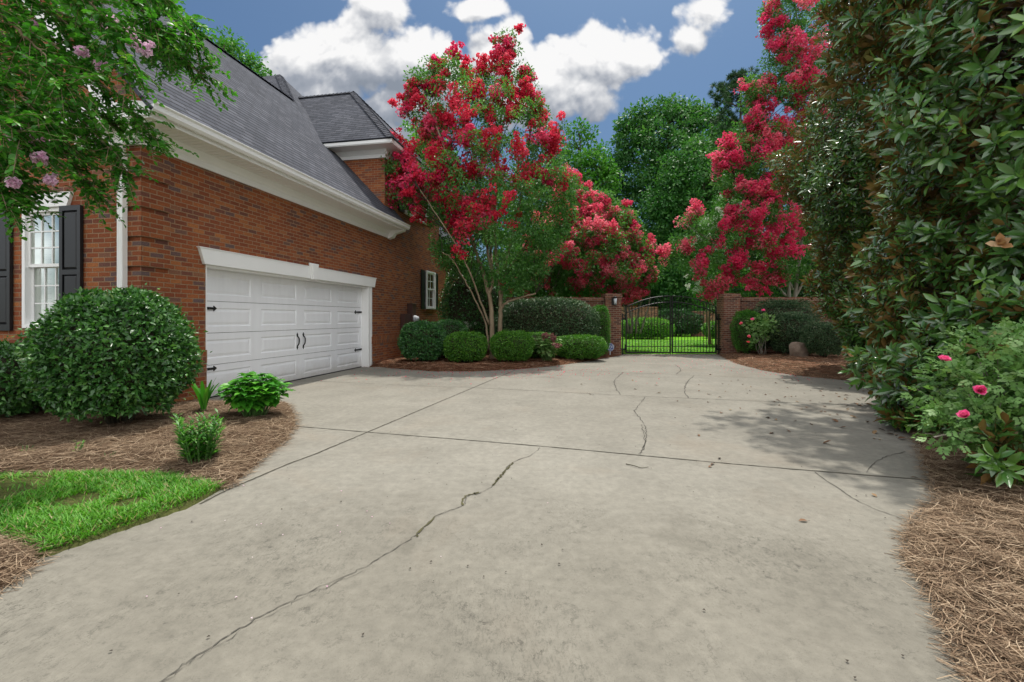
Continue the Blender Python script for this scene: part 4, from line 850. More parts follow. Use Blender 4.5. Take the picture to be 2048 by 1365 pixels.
clipped('loropetalum', 'mounded dark shrub behind the boulder', 'shrub', 9.30, 15.15, 0.72, 0.52, 1.40, 'loro', 12000, 0.055, 13, p=2.7, rough=0.07, lay=0.28)
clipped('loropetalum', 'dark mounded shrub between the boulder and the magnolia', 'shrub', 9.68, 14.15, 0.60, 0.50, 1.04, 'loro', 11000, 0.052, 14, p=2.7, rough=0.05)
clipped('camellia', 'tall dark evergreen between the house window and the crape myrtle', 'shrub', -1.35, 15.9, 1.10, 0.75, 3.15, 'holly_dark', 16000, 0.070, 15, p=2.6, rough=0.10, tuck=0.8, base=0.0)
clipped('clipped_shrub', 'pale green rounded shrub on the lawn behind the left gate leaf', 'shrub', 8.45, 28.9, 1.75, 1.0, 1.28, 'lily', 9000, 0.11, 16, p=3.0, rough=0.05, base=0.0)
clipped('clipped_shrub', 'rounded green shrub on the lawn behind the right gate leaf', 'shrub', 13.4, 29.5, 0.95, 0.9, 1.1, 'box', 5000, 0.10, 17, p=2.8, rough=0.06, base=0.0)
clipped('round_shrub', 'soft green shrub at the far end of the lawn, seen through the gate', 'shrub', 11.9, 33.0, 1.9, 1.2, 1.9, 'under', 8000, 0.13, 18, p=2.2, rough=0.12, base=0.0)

# ---- crowns traced as volumes: points inside an outline at a distance of their own, with thickness
def outline_points(rng, poly, n, Yc, thick, zbias=None):
    q = sample_poly(rng, poly, n); d = sdist(q, np.array(poly, float))/F*Yc
    hw = np.minimum(thick, d*1.25+0.25); Y = Yc+(rng.random(n)*2-1)*hw
    return np.stack([(q[:, 0]-HX)/F*Yc, Y, EYE+(HY-q[:, 1])/F*Yc], 1), q      # real positions around the plane Yc
def clump_leaves(ge, rng, Cn, Rn, per, leaf, wide, lod=0, up=0.5, squash=0.8, mi=0, vlo=0.0, vhi=1.0, axis=None):
    k = len(Cn); n = k*per; c = np.repeat(Cn, per, 0); r = np.repeat(np.broadcast_to(Rn, (k,)), per)
    d = unit(rng.normal(0, 1, (n, 3))); rr = rng.random(n)**(1/2.2)
    P = c+d*(r*rr)[:, None]*np.array([1, 1, squash])
    N = unit(d*0.35+np.array([0, 0, up])+unit(rng.normal(0, 1, (n, 3)))*0.6); A = unit(d+rng.normal(0, 0.6, (n, 3))+np.array([0, 0, -0.15]))
    L = leaf*(0.6+0.8*rng.random(n)); cv = np.repeat(rng.random(k), per)
    add_leaves(ge, rng, P, A, N, L, L*wide, lod, 0.15, 0.15, mi, vlo+(vhi-vlo)*np.clip(0.55*rng.random(n)+0.45*cv, 0, 1))
def panicles(ge, rng, Cn, Rn, per, size, axis_up=0.5, mi=0, vl=0.0, vh=1.0):
    """crinkled flower heads: petals packed in small lobes around each centre"""
    for c, r in zip(Cn, np.broadcast_to(Rn, (len(Cn),))):
        m = max(4, int(6+rng.integers(0, 4))); ax = unit(rng.normal(0, 0.6, 3)+np.array([0, -0.25, axis_up]))
        lobes = c+ax*np.linspace(-0.6, 0.8, m)[:, None]*r+rng.normal(0, 0.38*r, (m, 3)); lr = r*np.linspace(0.62, 0.30, m)
        k = max(4, per//m); n = m*k; cc = np.repeat(lobes, k, 0); d = unit(rng.normal(0, 1, (n, 3)))
        P = cc+d*(np.repeat(lr, k)*(0.70+0.34*rng.random(n)))[:, None]; N = unit(d*0.75+rng.normal(0, 0.38, (n, 3))+np.array([0, 0, 0.15])); A = unit(np.cross(N, rng.normal(0, 1, (n, 3)))+d*0.35)
        s = size*(0.6+0.8*rng.random(n)); base = rng.random()
        add_leaves(ge, rng, P, A, N, s, s*1.0, 0, 0.2, 0.3, mi, vl+(vh-vl)*np.clip(0.5*rng.random(n)+0.5*base, 0, 1))
def W3(l, Yc): return np.array([W(a, b, Yc) if len(x) == 2 else W(a, b, x[2]) for x in l for a, b in [x[:2]]])
def crape(name, label, base, outline, Yc, thick, nclump, blooms, trunks, seed, bl_mat, leaf=0.075, per=60, bl_per=300, extra_bl=22, leafm='crape', bark='bark_crape', petal=0.07, sparse_top=None, brad=0.30, crad=0.27, vh=1.0, nsat=1, alt=None):
    rng = np.random.default_rng(seed); t = thing(name, label, 'tree', base)
    P, q = outline_points(rng, outline, nclump, Yc, thick)
    if sparse_top is not None:
        keep = rng.random(len(P)) < np.clip((q[:, 1]-sparse_top[0])/(sparse_top[1]-sparse_top[0]), sparse_top[2], 1); P = P[keep]
    bl = np.array([[*W(a, b, Yc), s] for a, b, s in blooms])
    d = np.array([sdist(np.array([[a, b]]), np.array(outline, float))[0] for a, b, s in blooms])/F*Yc
    bl[:, 1] = Yc-np.minimum(thick, np.maximum(d, 0)*1.1+0.15)*(0.35+0.65*rng.random(len(bl)))
    k = (bl[:, 1]/Yc)[:, None]; bl[:, :3] = np.column_stack([bl[:, 0]*k[:, 0], bl[:, 1], EYE+(bl[:, 2]-EYE)*k[:, 0]])
    ge = Geo(); 
    ends = []
    for tr in trunks:
        pp = np.array([W(a, b, Yc+dy) for a, b, dy in tr[0]]); ge.limb(pp, tr[1], tr[2], 8, 6, wob=0.008, rng=rng); ends.append(pp)
    allp = np.vstack([spline(e, 6) for e in ends])
    targets = np.vstack([P[rng.choice(len(P), min(len(P), 70), replace=False)], bl[:, :3]])
    for c in targets:
        low = allp[allp[:, 2] < c[2]-0.25]
        if len(low) == 0: continue
        dd = np.linalg.norm(low-c, axis=1)+0.9*np.abs(low[:, 2]-c[2]+1.2); s = low[np.argmin(dd)]; m = s*0.45+c*0.55+np.array([0, 0, -0.08])+rng.normal(0, 0.06, 3)
        ge.limb([s, m, c], 0.014, 0.004, 5, 4, mi=1)
    ge.build('trunk', [M[bark], M['twig']], t)
    ge = Geo(); clump_leaves(ge, rng, P, crad*(0.7+0.6*rng.random(len(P))), per, leaf, 0.5, vhi=vh)
    clump_leaves(ge, rng, bl[:, :3]-np.array([0, -0.12, 0.18]), brad, int(per*0.6), leaf, 0.5, vhi=vh); ge.build('crown', M[leafm], t)
    two = rng.random(len(bl)) < (0.45 if alt else 0.0); ge = Geo(); panicles(ge, rng, bl[~two, :3], bl[~two, 3]*brad, bl_per, petal)
    if alt: panicles(ge, rng, bl[two, :3], bl[two, 3]*brad, bl_per, petal, mi=1)
    sat = np.repeat(bl, nsat, 0); sat[:, :3] += rng.normal(0, 1, (len(sat), 3))*np.array([0.26, 0.18, 0.22]); panicles(ge, rng, sat[:, :3], sat[:, 3]*brad*0.6, bl_per//2, petal*0.9)
    if extra_bl:
        E, _ = outline_points(rng, outline, extra_bl, Yc, thick); panicles(ge, rng, E, 0.11+0.06*rng.random(len(E)), bl_per//3, petal*0.9)
    ge.build('blossom', [M[bl_mat], M[alt or bl_mat]], t); return t
BL1 = [(a, b, s) for s, l in ((1.0, ((1000, 92), (1017, 88), (996, 113), (977, 127), (871, 129), (909, 104), (963, 142), (829, 171), (854, 171), (875, 167), (821, 184), (934, 150), (946, 179), (955, 190), (1009, 167), (1021, 188), (1055, 146), (1051, 171), (1067, 209), (1038, 217), (984, 230), (813, 213), (888, 230), (934, 246), (858, 240), (1084, 234), (840, 205), (1010, 120), (1060, 190), (990, 190), (1022, 215))),
       (1.35, ((909, 196), (925, 230), (938, 267), (942, 296), (867, 250), (859, 267), (1113, 259), (1105, 284), (1084, 280), (1101, 309), (1034, 300), (971, 284), (800, 305), (825, 309), (808, 325), (896, 321), (871, 330), (842, 359), (788, 376), (779, 392), (846, 384), (825, 351), (879, 371), (838, 405), (938, 338), (963, 334), (996, 342), (1051, 359), (1084, 342), (1105, 359), (980, 392), (910, 345), (880, 300), (905, 280), (860, 345), (795, 352), (815, 400))),
       (1.5, ((934, 426), (959, 413), (975, 430), (909, 451), (955, 442), (934, 459), (890, 398), (945, 405), (920, 440)))) for a, b in l]
OUT1 = [(782, 400), (775, 335), (800, 300), (855, 292), (812, 218), (822, 165), (868, 122), (900, 105), (925, 130), (962, 150), (985, 92), (1015, 72), (1035, 88), (1042, 140), (1065, 138), (1072, 205), (1092, 215), (1128, 258), (1118, 312), (1150, 345), (1150, 400), (1130, 450), (1115, 520), (1070, 570), (1000, 585), (930, 560), (866, 515), (872, 460), (838, 422)]
T1 = [([(983, 728, 0), (984, 690, 0), (983, 630, 0), (978, 590, 0), (966, 545, 0), (950, 500, -.2), (930, 430, -.5), (900, 330, -.7), (865, 230, -.6), (845, 180, -.5)], 0.085, 0.014),
      ([(998, 728, .2), (1000, 690, .2), (1001, 630, .2), (1000, 590, .2), (994, 530, .2), (990, 450, .1), (994, 350, 0), (1003, 230, 0), (1014, 100, 0)], 0.085, 0.012),
      ([(978, 592, 0), (985, 560, -.1), (975, 500, -.2), (965, 430, -.3), (950, 330, -.3), (930, 220, -.2), (912, 130, -.1)], 0.05, 0.010),
      ([(1001, 600, .2), (1010, 540, .3), (1025, 470, .4), (1045, 380, .4), (1060, 270, .3), (1062, 160, .2)], 0.055, 0.010),
      ([(1001, 620, .2), (1012, 606, .1), (1040, 596, -.1), (1072, 587, -.2)], 0.045, 0.022),
      ([(976, 700, -.1), (972, 650, -.1), (955, 610, -.3), (935, 570, -.5), (905, 520, -.7), (885, 505, -.8)], 0.032, 0.010),
      ([(978, 650, -.1), (960, 600, -.4), (940, 545, -.7), (915, 495, -.9), (880, 440, -1.1), (840, 380, -1.2)], 0.034, 0.008),
      ([(1000, 560, .3), (1030, 520, .5), (1070, 460, .6), (1100, 380, .7), (1108, 290, .6)], 0.042, 0.010),
      ([(985, 540, 0), (978, 480, .5), (960, 400, .8), (940, 300, .9)], 0.045, 0.010)]
crape('crape_myrtle', 'tall multi-stemmed crape myrtle with crimson flowers beside the house', (-0.5, 13.6, 0.05), OUT1, 13.6, 1.7, 680, BL1, T1, 21, 'bloom_red', alt='bloom_hot', sparse_top=(120, 400, 0.70), per=95, leaf=0.080, brad=0.215)
BL2 = [(a, b, s) for s, l in ((1.15, ((1097, 468), (1105, 451), (1088, 472), (1067, 488), (1097, 509), (1109, 520), (1134, 384), (1155, 405), (1184, 397), (1209, 405), (1147, 426), (1168, 438), (1192, 451), (1209, 455), (1251, 430), (1259, 447), (1230, 468), (1172, 484), (1205, 488), (1268, 480), (1289, 501), (1243, 501), (1222, 522), (1263, 518), (1297, 513), (1222, 547), (1243, 555), (1276, 547), (1301, 547), (1289, 568), (1251, 572), (1201, 564), (1193, 584), (1255, 589), (1126, 438), (1142, 351), (1151, 359), (1122, 376), (1160, 470), (1185, 430), (1225, 430), (1190, 520), (1270, 590), (1235, 490), (1150, 455), (1225, 585), (1210, 535), (1165, 540), (1140, 500)))) for a, b in [*l]] if False else [(a, b, 1.15) for a, b in ((1075, 440), (1110, 410), (1120, 480), (1060, 520), (1130, 530), (1085, 555), (1150, 570), (1175, 420), (1097, 468), (1105, 451), (1088, 472), (1067, 488), (1097, 509), (1109, 520), (1134, 384), (1155, 405), (1184, 397), (1209, 405), (1147, 426), (1168, 438), (1192, 451), (1209, 455), (1251, 430), (1259, 447), (1230, 468), (1172, 484), (1205, 488), (1268, 480), (1289, 501), (1243, 501), (1222, 522), (1263, 518), (1297, 513), (1222, 547), (1243, 555), (1276, 547), (1301, 547), (1289, 568), (1251, 572), (1201, 564), (1193, 584), (1255, 589), (1126, 438), (1142, 351), (1151, 359), (1122, 376), (1160, 470), (1185, 430), (1225, 430), (1190, 520), (1270, 590), (1235, 490), (1150, 455), (1225, 585), (1210, 535), (1165, 540), (1140, 500))]
OUT2 = [(1020, 590), (1030, 520), (1085, 440), (1128, 365), (1160, 375), (1205, 388), (1262, 422), (1292, 490), (1314, 545), (1292, 590), (1250, 606), (1180, 592), (1060, 596)]
T2 = [([(1262, 668, 0), (1264, 640, 0), (1255, 610, 0), (1235, 560, 0), (1200, 500, 0), (1160, 430, 0)], 0.06, 0.012), ([(1272, 668, .2), (1274, 640, .2), (1282, 600, .2), (1285, 550, .2), (1275, 490, .2)], 0.05, 0.012),
      ([(1257, 668, .1), (1252, 630, 0), (1240, 600, -.1), (1195, 560, -.2), (1130, 500, -.2)], 0.05, 0.012), ([(1280, 668, .1), (1292, 630, 0), (1300, 600, -.1), (1300, 560, -.2)], 0.04, 0.012),
      ([(1100, 640, 0), (1105, 590, 0), (1120, 540, 0), (1140, 470, 0)], 0.06, 0.012), ([(1102, 640, .2), (1085, 580, .2), (1070, 530, .2)], 0.05, 0.012)]
crape('crape_myrtle', 'wide coral-flowered crape myrtle arching over the garden wall beside the lantern pillar', (4.8, 18.6, 0), OUT2, 18.6, 1.8, 420, BL2, T2, 22, 'bloom_coral', alt='bloom_hot', nsat=2, leaf=0.10, per=100, petal=0.075, brad=0.26, bark='bark_grey', extra_bl=25, crad=0.32)
BL3 = [(1498, 183), (1525, 181), (1543, 160), (1525, 205), (1519, 226), (1505, 243), (1498, 257), (1519, 260), (1457, 284), (1460, 298), (1470, 319), (1488, 322), (1456, 312), (1432, 329), (1560, 243), (1581, 264), (1550, 257), (1584, 291), (1570, 281), (1543, 277), (1505, 284), (1536, 357), (1570, 343), (1567, 363), (1484, 370), (1505, 374), (1546, 388), (1522, 388), (1491, 419), (1463, 425), (1505, 439), (1446, 450), (1474, 450), (1505, 456), (1577, 432), (1581, 450), (1539, 474), (1553, 460), (1532, 484), (1553, 494), (1477, 494), (1484, 515), (1470, 529), (1463, 553), (1422, 570), (1415, 584), (1443, 567), (1519, 536), (1498, 477), (1556, 512), (1560, 529), (1408, 515), (1398, 539), (1367, 491), (1374, 432), (1333, 508), (1388, 419), (1629, 408), (1594, 195), (1612, 164), (1632, 215), (1663, 171), (1605, 236), (1537, 22), (1534, 54), (1566, 40), (1574, 80), (1602, 9), (1595, 83), (1546, 86), (1635, 74), (1602, 98), (1614, 126), (1602, 138), (1571, 117), (1580, 166), (1623, 95), (1640, 150), (1650, 240), (1600, 380), (1600, 320), (1620, 300), (1590, 500), (1540, 560), (1500, 570), (1640, 190), (1535, 300), (1555, 320), (1528, 420), (1560, 400)]
OUT3 = [(1325, 525), (1368, 440), (1440, 405), (1428, 325), (1450, 280), (1492, 240), (1490, 170), (1522, 150), (1540, 110), (1528, 10), (1560, -70), (1660, -70), (1690, 100), (1700, 250), (1690, 450), (1650, 560), (1560, 596), (1420, 600), (1395, 560)]
T3 = [([(1578, 660, 0), (1578, 590, 0), (1570, 520, 0), (1545, 420, -.1), (1525, 320, -.2), (1515, 220, -.2)], 0.085, 0.014), ([(1588, 660, .2), (1590, 590, .2), (1600, 500, .2), (1612, 400, .2), (1610, 250, .1), (1600, 100, 0), (1590, 0, 0)], 0.085, 0.014),
      ([(1580, 600, .1), (1540, 560, -.1), (1490, 520, -.3), (1420, 480, -.5), (1370, 450, -.5)], 0.05, 0.010), ([(1585, 580, .1), (1555, 500, -.3), (1510, 440, -.5), (1470, 360, -.6)], 0.05, 0.010), ([(1588, 600, .2), (1625, 520, .4), (1650, 400, .5), (1655, 250, .4)], 0.05, 0.012)]
crape('crape_myrtle', 'hot pink crape myrtle behind the right garden wall, beside the magnolia', (9.8, 16.95, 0), OUT3, 17.2, 1.6, 620, [(a, b, 1.25) for a, b in BL3], T3, 23, 'bloom_hot', alt='bloom_coral', nsat=1, leaf=0.09, per=120, petal=0.07, brad=0.25, extra_bl=40, crad=0.30, bark='bark_grey', vh=0.95)
OUT4 = [(1392, 596), (1385, 520), (1400, 440), (1440, 380), (1480, 370), (1490, 450), (1470, 560), (1450, 612), (1400, 625)]
rng = np.random.default_rng(77); BL4 = [(a, b, 0.8) for a, b in sample_poly(rng, OUT4, 38)]
crape('crape_myrtle', 'white-flowered crape myrtle beyond the gate', (9.7, 22.5, 0), OUT4, 22.5, 1.1, 160, BL4, [([(1418, 690, 0), (1420, 620, 0), (1435, 520, 0), (1445, 420, 0)], 0.06, 0.015), ([(1422, 690, .1), (1410, 600, 0), (1405, 500, 0)], 0.05, 0.015)], 24, 'bloom_white', leaf=0.10, per=46, petal=0.05, leafm='oak_pale', extra_bl=30, brad=0.25, crad=0.36)

# ---- trees behind
def big_tree(name, label, px, base_py, Yc, outline, thick, nclump, seed, leafm, leaf=0.2, per=70, crad=0.75, trunk_r=0.25, bark='bark_dark', top=None, group='trees behind the garden', wide=0.55):
    rng = np.random.default_rng(seed); b = W(px, HY, Yc); t = thing(name, label, 'tree', (b[0], Yc, 0), 0, group)
    P, q = outline_points(rng, outline, nclump, Yc, thick); ge = Geo()
    tp = np.array(outline)[np.argmin([p[1] for p in outline])]; tw = W(px*0.6+tp[0]*0.4, tp[1]+25, Yc)
    tr = [np.array([b[0], Yc, -0.1]), np.array([b[0]+0.1, Yc, 3.0]), np.array([b[0]*0.7+tw[0]*0.3, Yc, tw[2]*0.5]), tw]; S = ge.limb(tr, trunk_r, 0.05, 9, 8)
    for c in P[rng.choice(len(P), min(60, len(P)), replace=False)]:
        low = S[(S[:, 2] < c[2]-0.3) & (S[:, 2] > 1.8)]
        if len(low) == 0: continue
        s = low[np.argmin(np.linalg.norm(low-c, axis=1)+0.5*np.abs(c[2]-low[:, 2]-1.5))]; ge.limb([s, s*0.5+c*0.5+rng.normal(0, 0.25, 3)+np.array([0, 0, 0.2]), c], trunk_r*0.28, 0.025, 5, 5)
    ge.build('trunk', [M[bark], M['twig']], t)
    ge = Geo(); clump_leaves(ge, rng, P, crad*(0.55+0.8*rng.random(len(P))), per, leaf, wide, up=0.6, squash=0.7); ge.build('crown', M[leafm], t); return t
big_tree('oak_tree', 'large rounded oak filling the gap above the gate', 1330, 640, 46, [(1215, 640), (1195, 470), (1215, 330), (1250, 240), (1305, 205), (1350, 195), (1400, 215), (1445, 240), (1490, 290), (1500, 420), (1480, 560), (1440, 640)], 4.5, 800, 31, 'oak', 0.33, 105, 1.2, 0.45)
big_tree('sweetgum_tree', 'lighter green tree between the crimson crape myrtle and the oak', 1168, 640, 40, [(1118, 620), (1112, 400), (1122, 300), (1148, 255), (1180, 262), (1205, 300), (1232, 360), (1225, 470), (1230, 620)], 2.6, 240, 32, 'oak_pale', 0.30, 75, 0.95, 0.25)
big_tree('oak_tree', 'sunlit olive-toned tree standing in front of the large oak', 1390, 640, 39, [(1335, 640), (1300, 520), (1300, 400), (1330, 330), (1390, 280), (1450, 270), (1500, 330), (1500, 460), (1470, 560), (1440, 640)], 3.2, 400, 33, 'oak', 0.27, 110, 1.05, 0.32)
big_tree('bright_tree', 'bright yellow-green tree peeking over the bay roof', 846, 640, 34, [(800, 560), (795, 330), (806, 262), (826, 245), (845, 265), (866, 262), (900, 300), (940, 420), (940, 560)], 2.2, 210, 34, 'lily', 0.26, 70, 0.75, 0.25)
big_tree('oak_tree', 'leafy treetop showing above the garage ridge', 455, 640, 27, [(370, 420), (372, 120), (400, 72), (440, 66), (480, 85), (515, 118), (545, 170), (560, 420)], 2.4, 260, 35, 'oak_pale', 0.20, 70, 0.60, 0.25)
big_tree('oak_tree', 'green tree filling in behind the two red crape myrtles', 1050, 640, 42, [(960, 640), (960, 440), (1010, 345), (1080, 330), (1130, 350), (1150, 450), (1150, 640)], 2.8, 260, 36, 'oak', 0.30, 70, 0.9, 0.3)
big_tree('evergreen_tree', 'dark shaded evergreen behind the middle of the gate', 1310, 640, 44, [(1215, 668), (1210, 560), (1240, 500), (1300, 460), (1370, 470), (1450, 520), (1480, 600), (1480, 668)], 3, 400, 37, 'under', 0.34, 75, 1.1, 0.3)
big_tree('oak_tree', 'tall tree hidden for the most part behind the pink crape myrtle', 1560, 640, 40, [(1480, 640), (1490, 420), (1500, 320), (1560, 270), (1660, 260), (1720, 330), (1720, 640)], 3, 300, 38, 'oak', 0.32, 75, 1.1, 0.3)
big_tree('privet_tree', 'grey-green shrubby tree behind the wall left of the lantern pillar', 1095, 640, 20.5, [(985, 650), (985, 520), (1030, 470), (1100, 455), (1170, 475), (1215, 530), (1225, 650)], 1.3, 330, 45, 'crape', 0.11, 80, 0.42, 0.08, group=None)
big_tree('evergreen_tree', 'dark evergreen standing behind the right garden wall', 1640, 640, 21.0, [(1470, 655), (1490, 520), (1560, 430), (1660, 400), (1760, 430), (1800, 560), (1800, 655)], 1.8, 420, 46, 'under', 0.16, 80, 0.6, 0.12, group=None)
rng = np.random.default_rng(39)
def pine_tree():
    Yc = 40; b = W(1478, HY, Yc); t = thing('pine_tree', 'dark pine with tufted needles rising above the oak', 'tree', (b[0], Yc, 0), 0, 'trees behind the garden'); ge = Geo()
    S = ge.limb([np.array([b[0], Yc, 0]), W(1480, 450, Yc), W(1480, 300, Yc), W(1482, 165, Yc)], 0.3, 0.06, 8, 8)
    tufts = []
    for a, b2, n in ((1450, 180, 9), (1470, 165, 10), (1490, 158, 10), (1512, 172, 9), (1440, 200, 8), (1462, 205, 10), (1495, 200, 12), (1515, 215, 9), (1450, 235, 8), (1475, 245, 9), (1505, 250, 9), (1448, 265, 5), (1498, 285, 8), (1465, 290, 6), (1520, 280, 7)):
        c = W(a, b2, Yc+rng.normal(0, 0.8)); s = S[np.argmin(np.linalg.norm(S-c, axis=1)+0.4*np.abs(S[:, 2]-c[2]+0.6))]; ge.limb([s, s*0.5+c*0.5, c], 0.07, 0.02, 5, 4)
        tufts += [c+rng.normal(0, 0.42, 3) for _ in range(int(n*1.9))]
    ge.build('trunk', M['bark_dark'], t); T = np.array(tufts); k = 60; P = np.repeat(T, k, 0); n = len(P); d = unit(rng.normal(0, 1, (n, 3))+np.array([0, 0, 0.5]))
    ge = Geo(); add_leaves(ge, rng, P, d, unit(rng.normal(0, 1, (n, 3))), 0.42, 0.045, 0, 0.1, 0.1); ge.build('crown', M['pine'], t)
pine_tree()

# ---- magnolias: whorls of big leaves, glossy above and brown beneath
def whorls(ge, rng, P, D, L, W_, per=9, lod=1):
    n = len(P); c = np.repeat(P, per, 0); d = np.repeat(unit(D), per, 0); ax = unit(np.cross(d, np.tile(np.array([[0.3, 0.2, 1.0]]), (len(d), 1)))); ay = np.cross(d, ax)
    th = np.tile(np.arange(per)*2.4, n)+np.repeat(rng.random(n)*6.3, per); el = np.tile(np.linspace(0.0, 1.1, per), n)+rng.normal(0, 0.2, n*per)
    rad = np.cos(th)[:, None]*ax+np.sin(th)[:, None]*ay; A = unit(rad*np.cos(el*0.95)[:, None]+d*np.sin(el*0.95)[:, None]*0.95+np.array([0, 0, -0.10]))
    N = unit(d*np.cos(el*0.95)[:, None]-rad*np.sin(el*0.95)[:, None]+rng.normal(0, 0.36, (n*per, 3)))
    B0 = c-d*(0.09*(1-np.tile(np.linspace(0, 1, per), n)))[:, None]+A*0.015
    l = np.repeat(L*(0.75+0.5*rng.random(n)), per)*(0.7+0.45*rng.random(n*per))
    cv = np.repeat(rng.random(n), per); add_leaves(ge, rng, B0, A, N, l, l*W_, lod, 0.11, 0.18, 0, np.clip(0.6*rng.random(n*per)+0.4*cv, 0, 1))
def magnolia(label, cx, cy, prof, n, seed, L=0.17, lod=1, extra=(), group='magnolias along the drive'):
    rng = np.random.default_rng(seed); t = thing('magnolia_tree', label, 'tree', (cx, cy, 0), 0, group); zs = np.array([p[0] for p in prof]); rs = np.array([p[1] for p in prof])
    zt = zs[-1]; zz = np.interp(rng.random(n), np.cumsum(rs)/rs.sum(), zs); a = rng.random(n)*2*np.pi; lump = 1+0.11*np.sin(3*a+zz*1.7+seed)+0.09*np.sin(5*a-zz*2.3)+0.06*np.sin(9*a+zz*5)
    r = np.interp(zz, zs, rs)*lump*(1-0.40*rng.random(n)**1.5); P = np.stack([cx+np.cos(a)*r, cy+np.sin(a)*r, zz+rng.normal(0, 0.06, n)], 1)
    D = np.stack([np.cos(a), np.sin(a), 0.60+rng.normal(0, 0.30, n)], 1)+rng.normal(0, 0.36, (n, 3)); P[:, 2] = np.maximum(P[:, 2], 0.16)
    for (ex, ey, ez, er, en) in extra:
        d = unit(rng.normal(0, 1, (en, 3))); q = np.array([ex, ey, ez])+d*er*(0.4+0.6*rng.random((en, 1))); q[:, 2] = np.maximum(q[:, 2], 0.14); P = np.vstack([P, q]); D = np.vstack([D, d+np.array([-0.2, -0.2, 0.5])])
    ge = Geo(); whorls(ge, rng, P, D, L, 0.36, 11, lod); ge.build('crown', M['magnolia'], t)
    ge = Geo(); S = ge.limb([(cx, cy, -0.05), (cx+0.05, cy, zt*0.3), (cx, cy+0.1, zt*0.6), (cx, cy, zt*0.95)], 0.16, 0.03, 9, 8)
    for c in P[rng.choice(len(P), 220, replace=False)]:
        z0 = max(0.1, c[2]-0.5*np.hypot(c[0]-cx, c[1]-cy)); s = np.array([cx, cy, min(z0, zt*0.9)]); ge.limb([s, s*0.5+c*0.5+np.array([0, 0, 0.10]), c], 0.028, 0.006, 5, 4)
    ge.build('trunk', M['bark_dark'], t); return t
magnolia('tall magnolia with brown leaf backs behind the clipped shrubs', 8.85, 10.3, [(0.1, 0.95), (0.8, 1.05), (1.6, 1.4), (3, 1.7), (4.2, 2.15), (5, 2.3), (6.2, 1.9), (8, 1.5), (9.5, 1.0), (11, 0.4)], 8500, 41, 0.145)
magnolia('magnolia filling the gap between the near and the far magnolia', 8.5, 7.2, [(0.1, 1.2), (1, 1.55), (3, 1.9), (5, 2.0), (7, 1.6), (9, 0.7)], 5200, 44, 0.15)
mag = magnolia('near magnolia rising behind the foreground rose bush', 6.25, 5.0, [(0.1, 1.50), (0.7, 1.70), (1.5, 1.72), (3, 1.8), (4.5, 1.9), (6, 2.15), (7.5, 1.7), (9, 0.8)], 8200, 42, 0.15, 2,
               extra=((4.05, 3.62, 0.42, 0.42, 46), (3.55, 3.25, 0.34, 0.28, 18), (4.4, 3.2, 0.3, 0.40, 26), (4.7, 4.1, 1.2, 0.5, 46), (5.6, 6.8, 0.6, 0.55, 50), (4.7, 8.1, 9.3, 1.25, 130), (4.5, 7.1, 8.6, 1.1, 110), (5.4, 6.4, 8.0, 1.3, 120), (4.3, 5.9, 7.7, 0.9, 80), (5.6, 8.6, 9.4, 1.3, 110)))  # highest clusters: unseen crown added to throw shade on the drive
rng = np.random.default_rng(43)
def magnolia_flower(px, py, Y, label, s):
    c = W(px, py, Y)-np.array(mag.location); ge = Geo(); n = 9; th = np.arange(n)*2.4; ax = unit(np.array([-0.55, -0.7, 0.35])); u = unit(np.cross(ax, [0, 0, 1.0])); v = np.cross(ax, u)
    el = np.array([0.1, 0.25, 0.35, 0.5, 0.7, 0.9, 1.0, 1.15, 1.3]); rad = np.cos(th)[:, None]*u+np.sin(th)[:, None]*v; A = rad*np.cos(el)[:, None]+ax*np.sin(el)[:, None]; N = ax*np.cos(el)[:, None]-rad*np.sin(el)[:, None]
    add_leaves(ge, rng, np.repeat(c[None], n, 0), A, N, s, s*0.62, 2, -0.35, 0.22); o = ge.build('flower', M['magnolia_petal'], mag, world=False); o['label'] = label
magnolia_flower(2000, 490, 4.05, 'fading tan magnolia flower', 0.105)

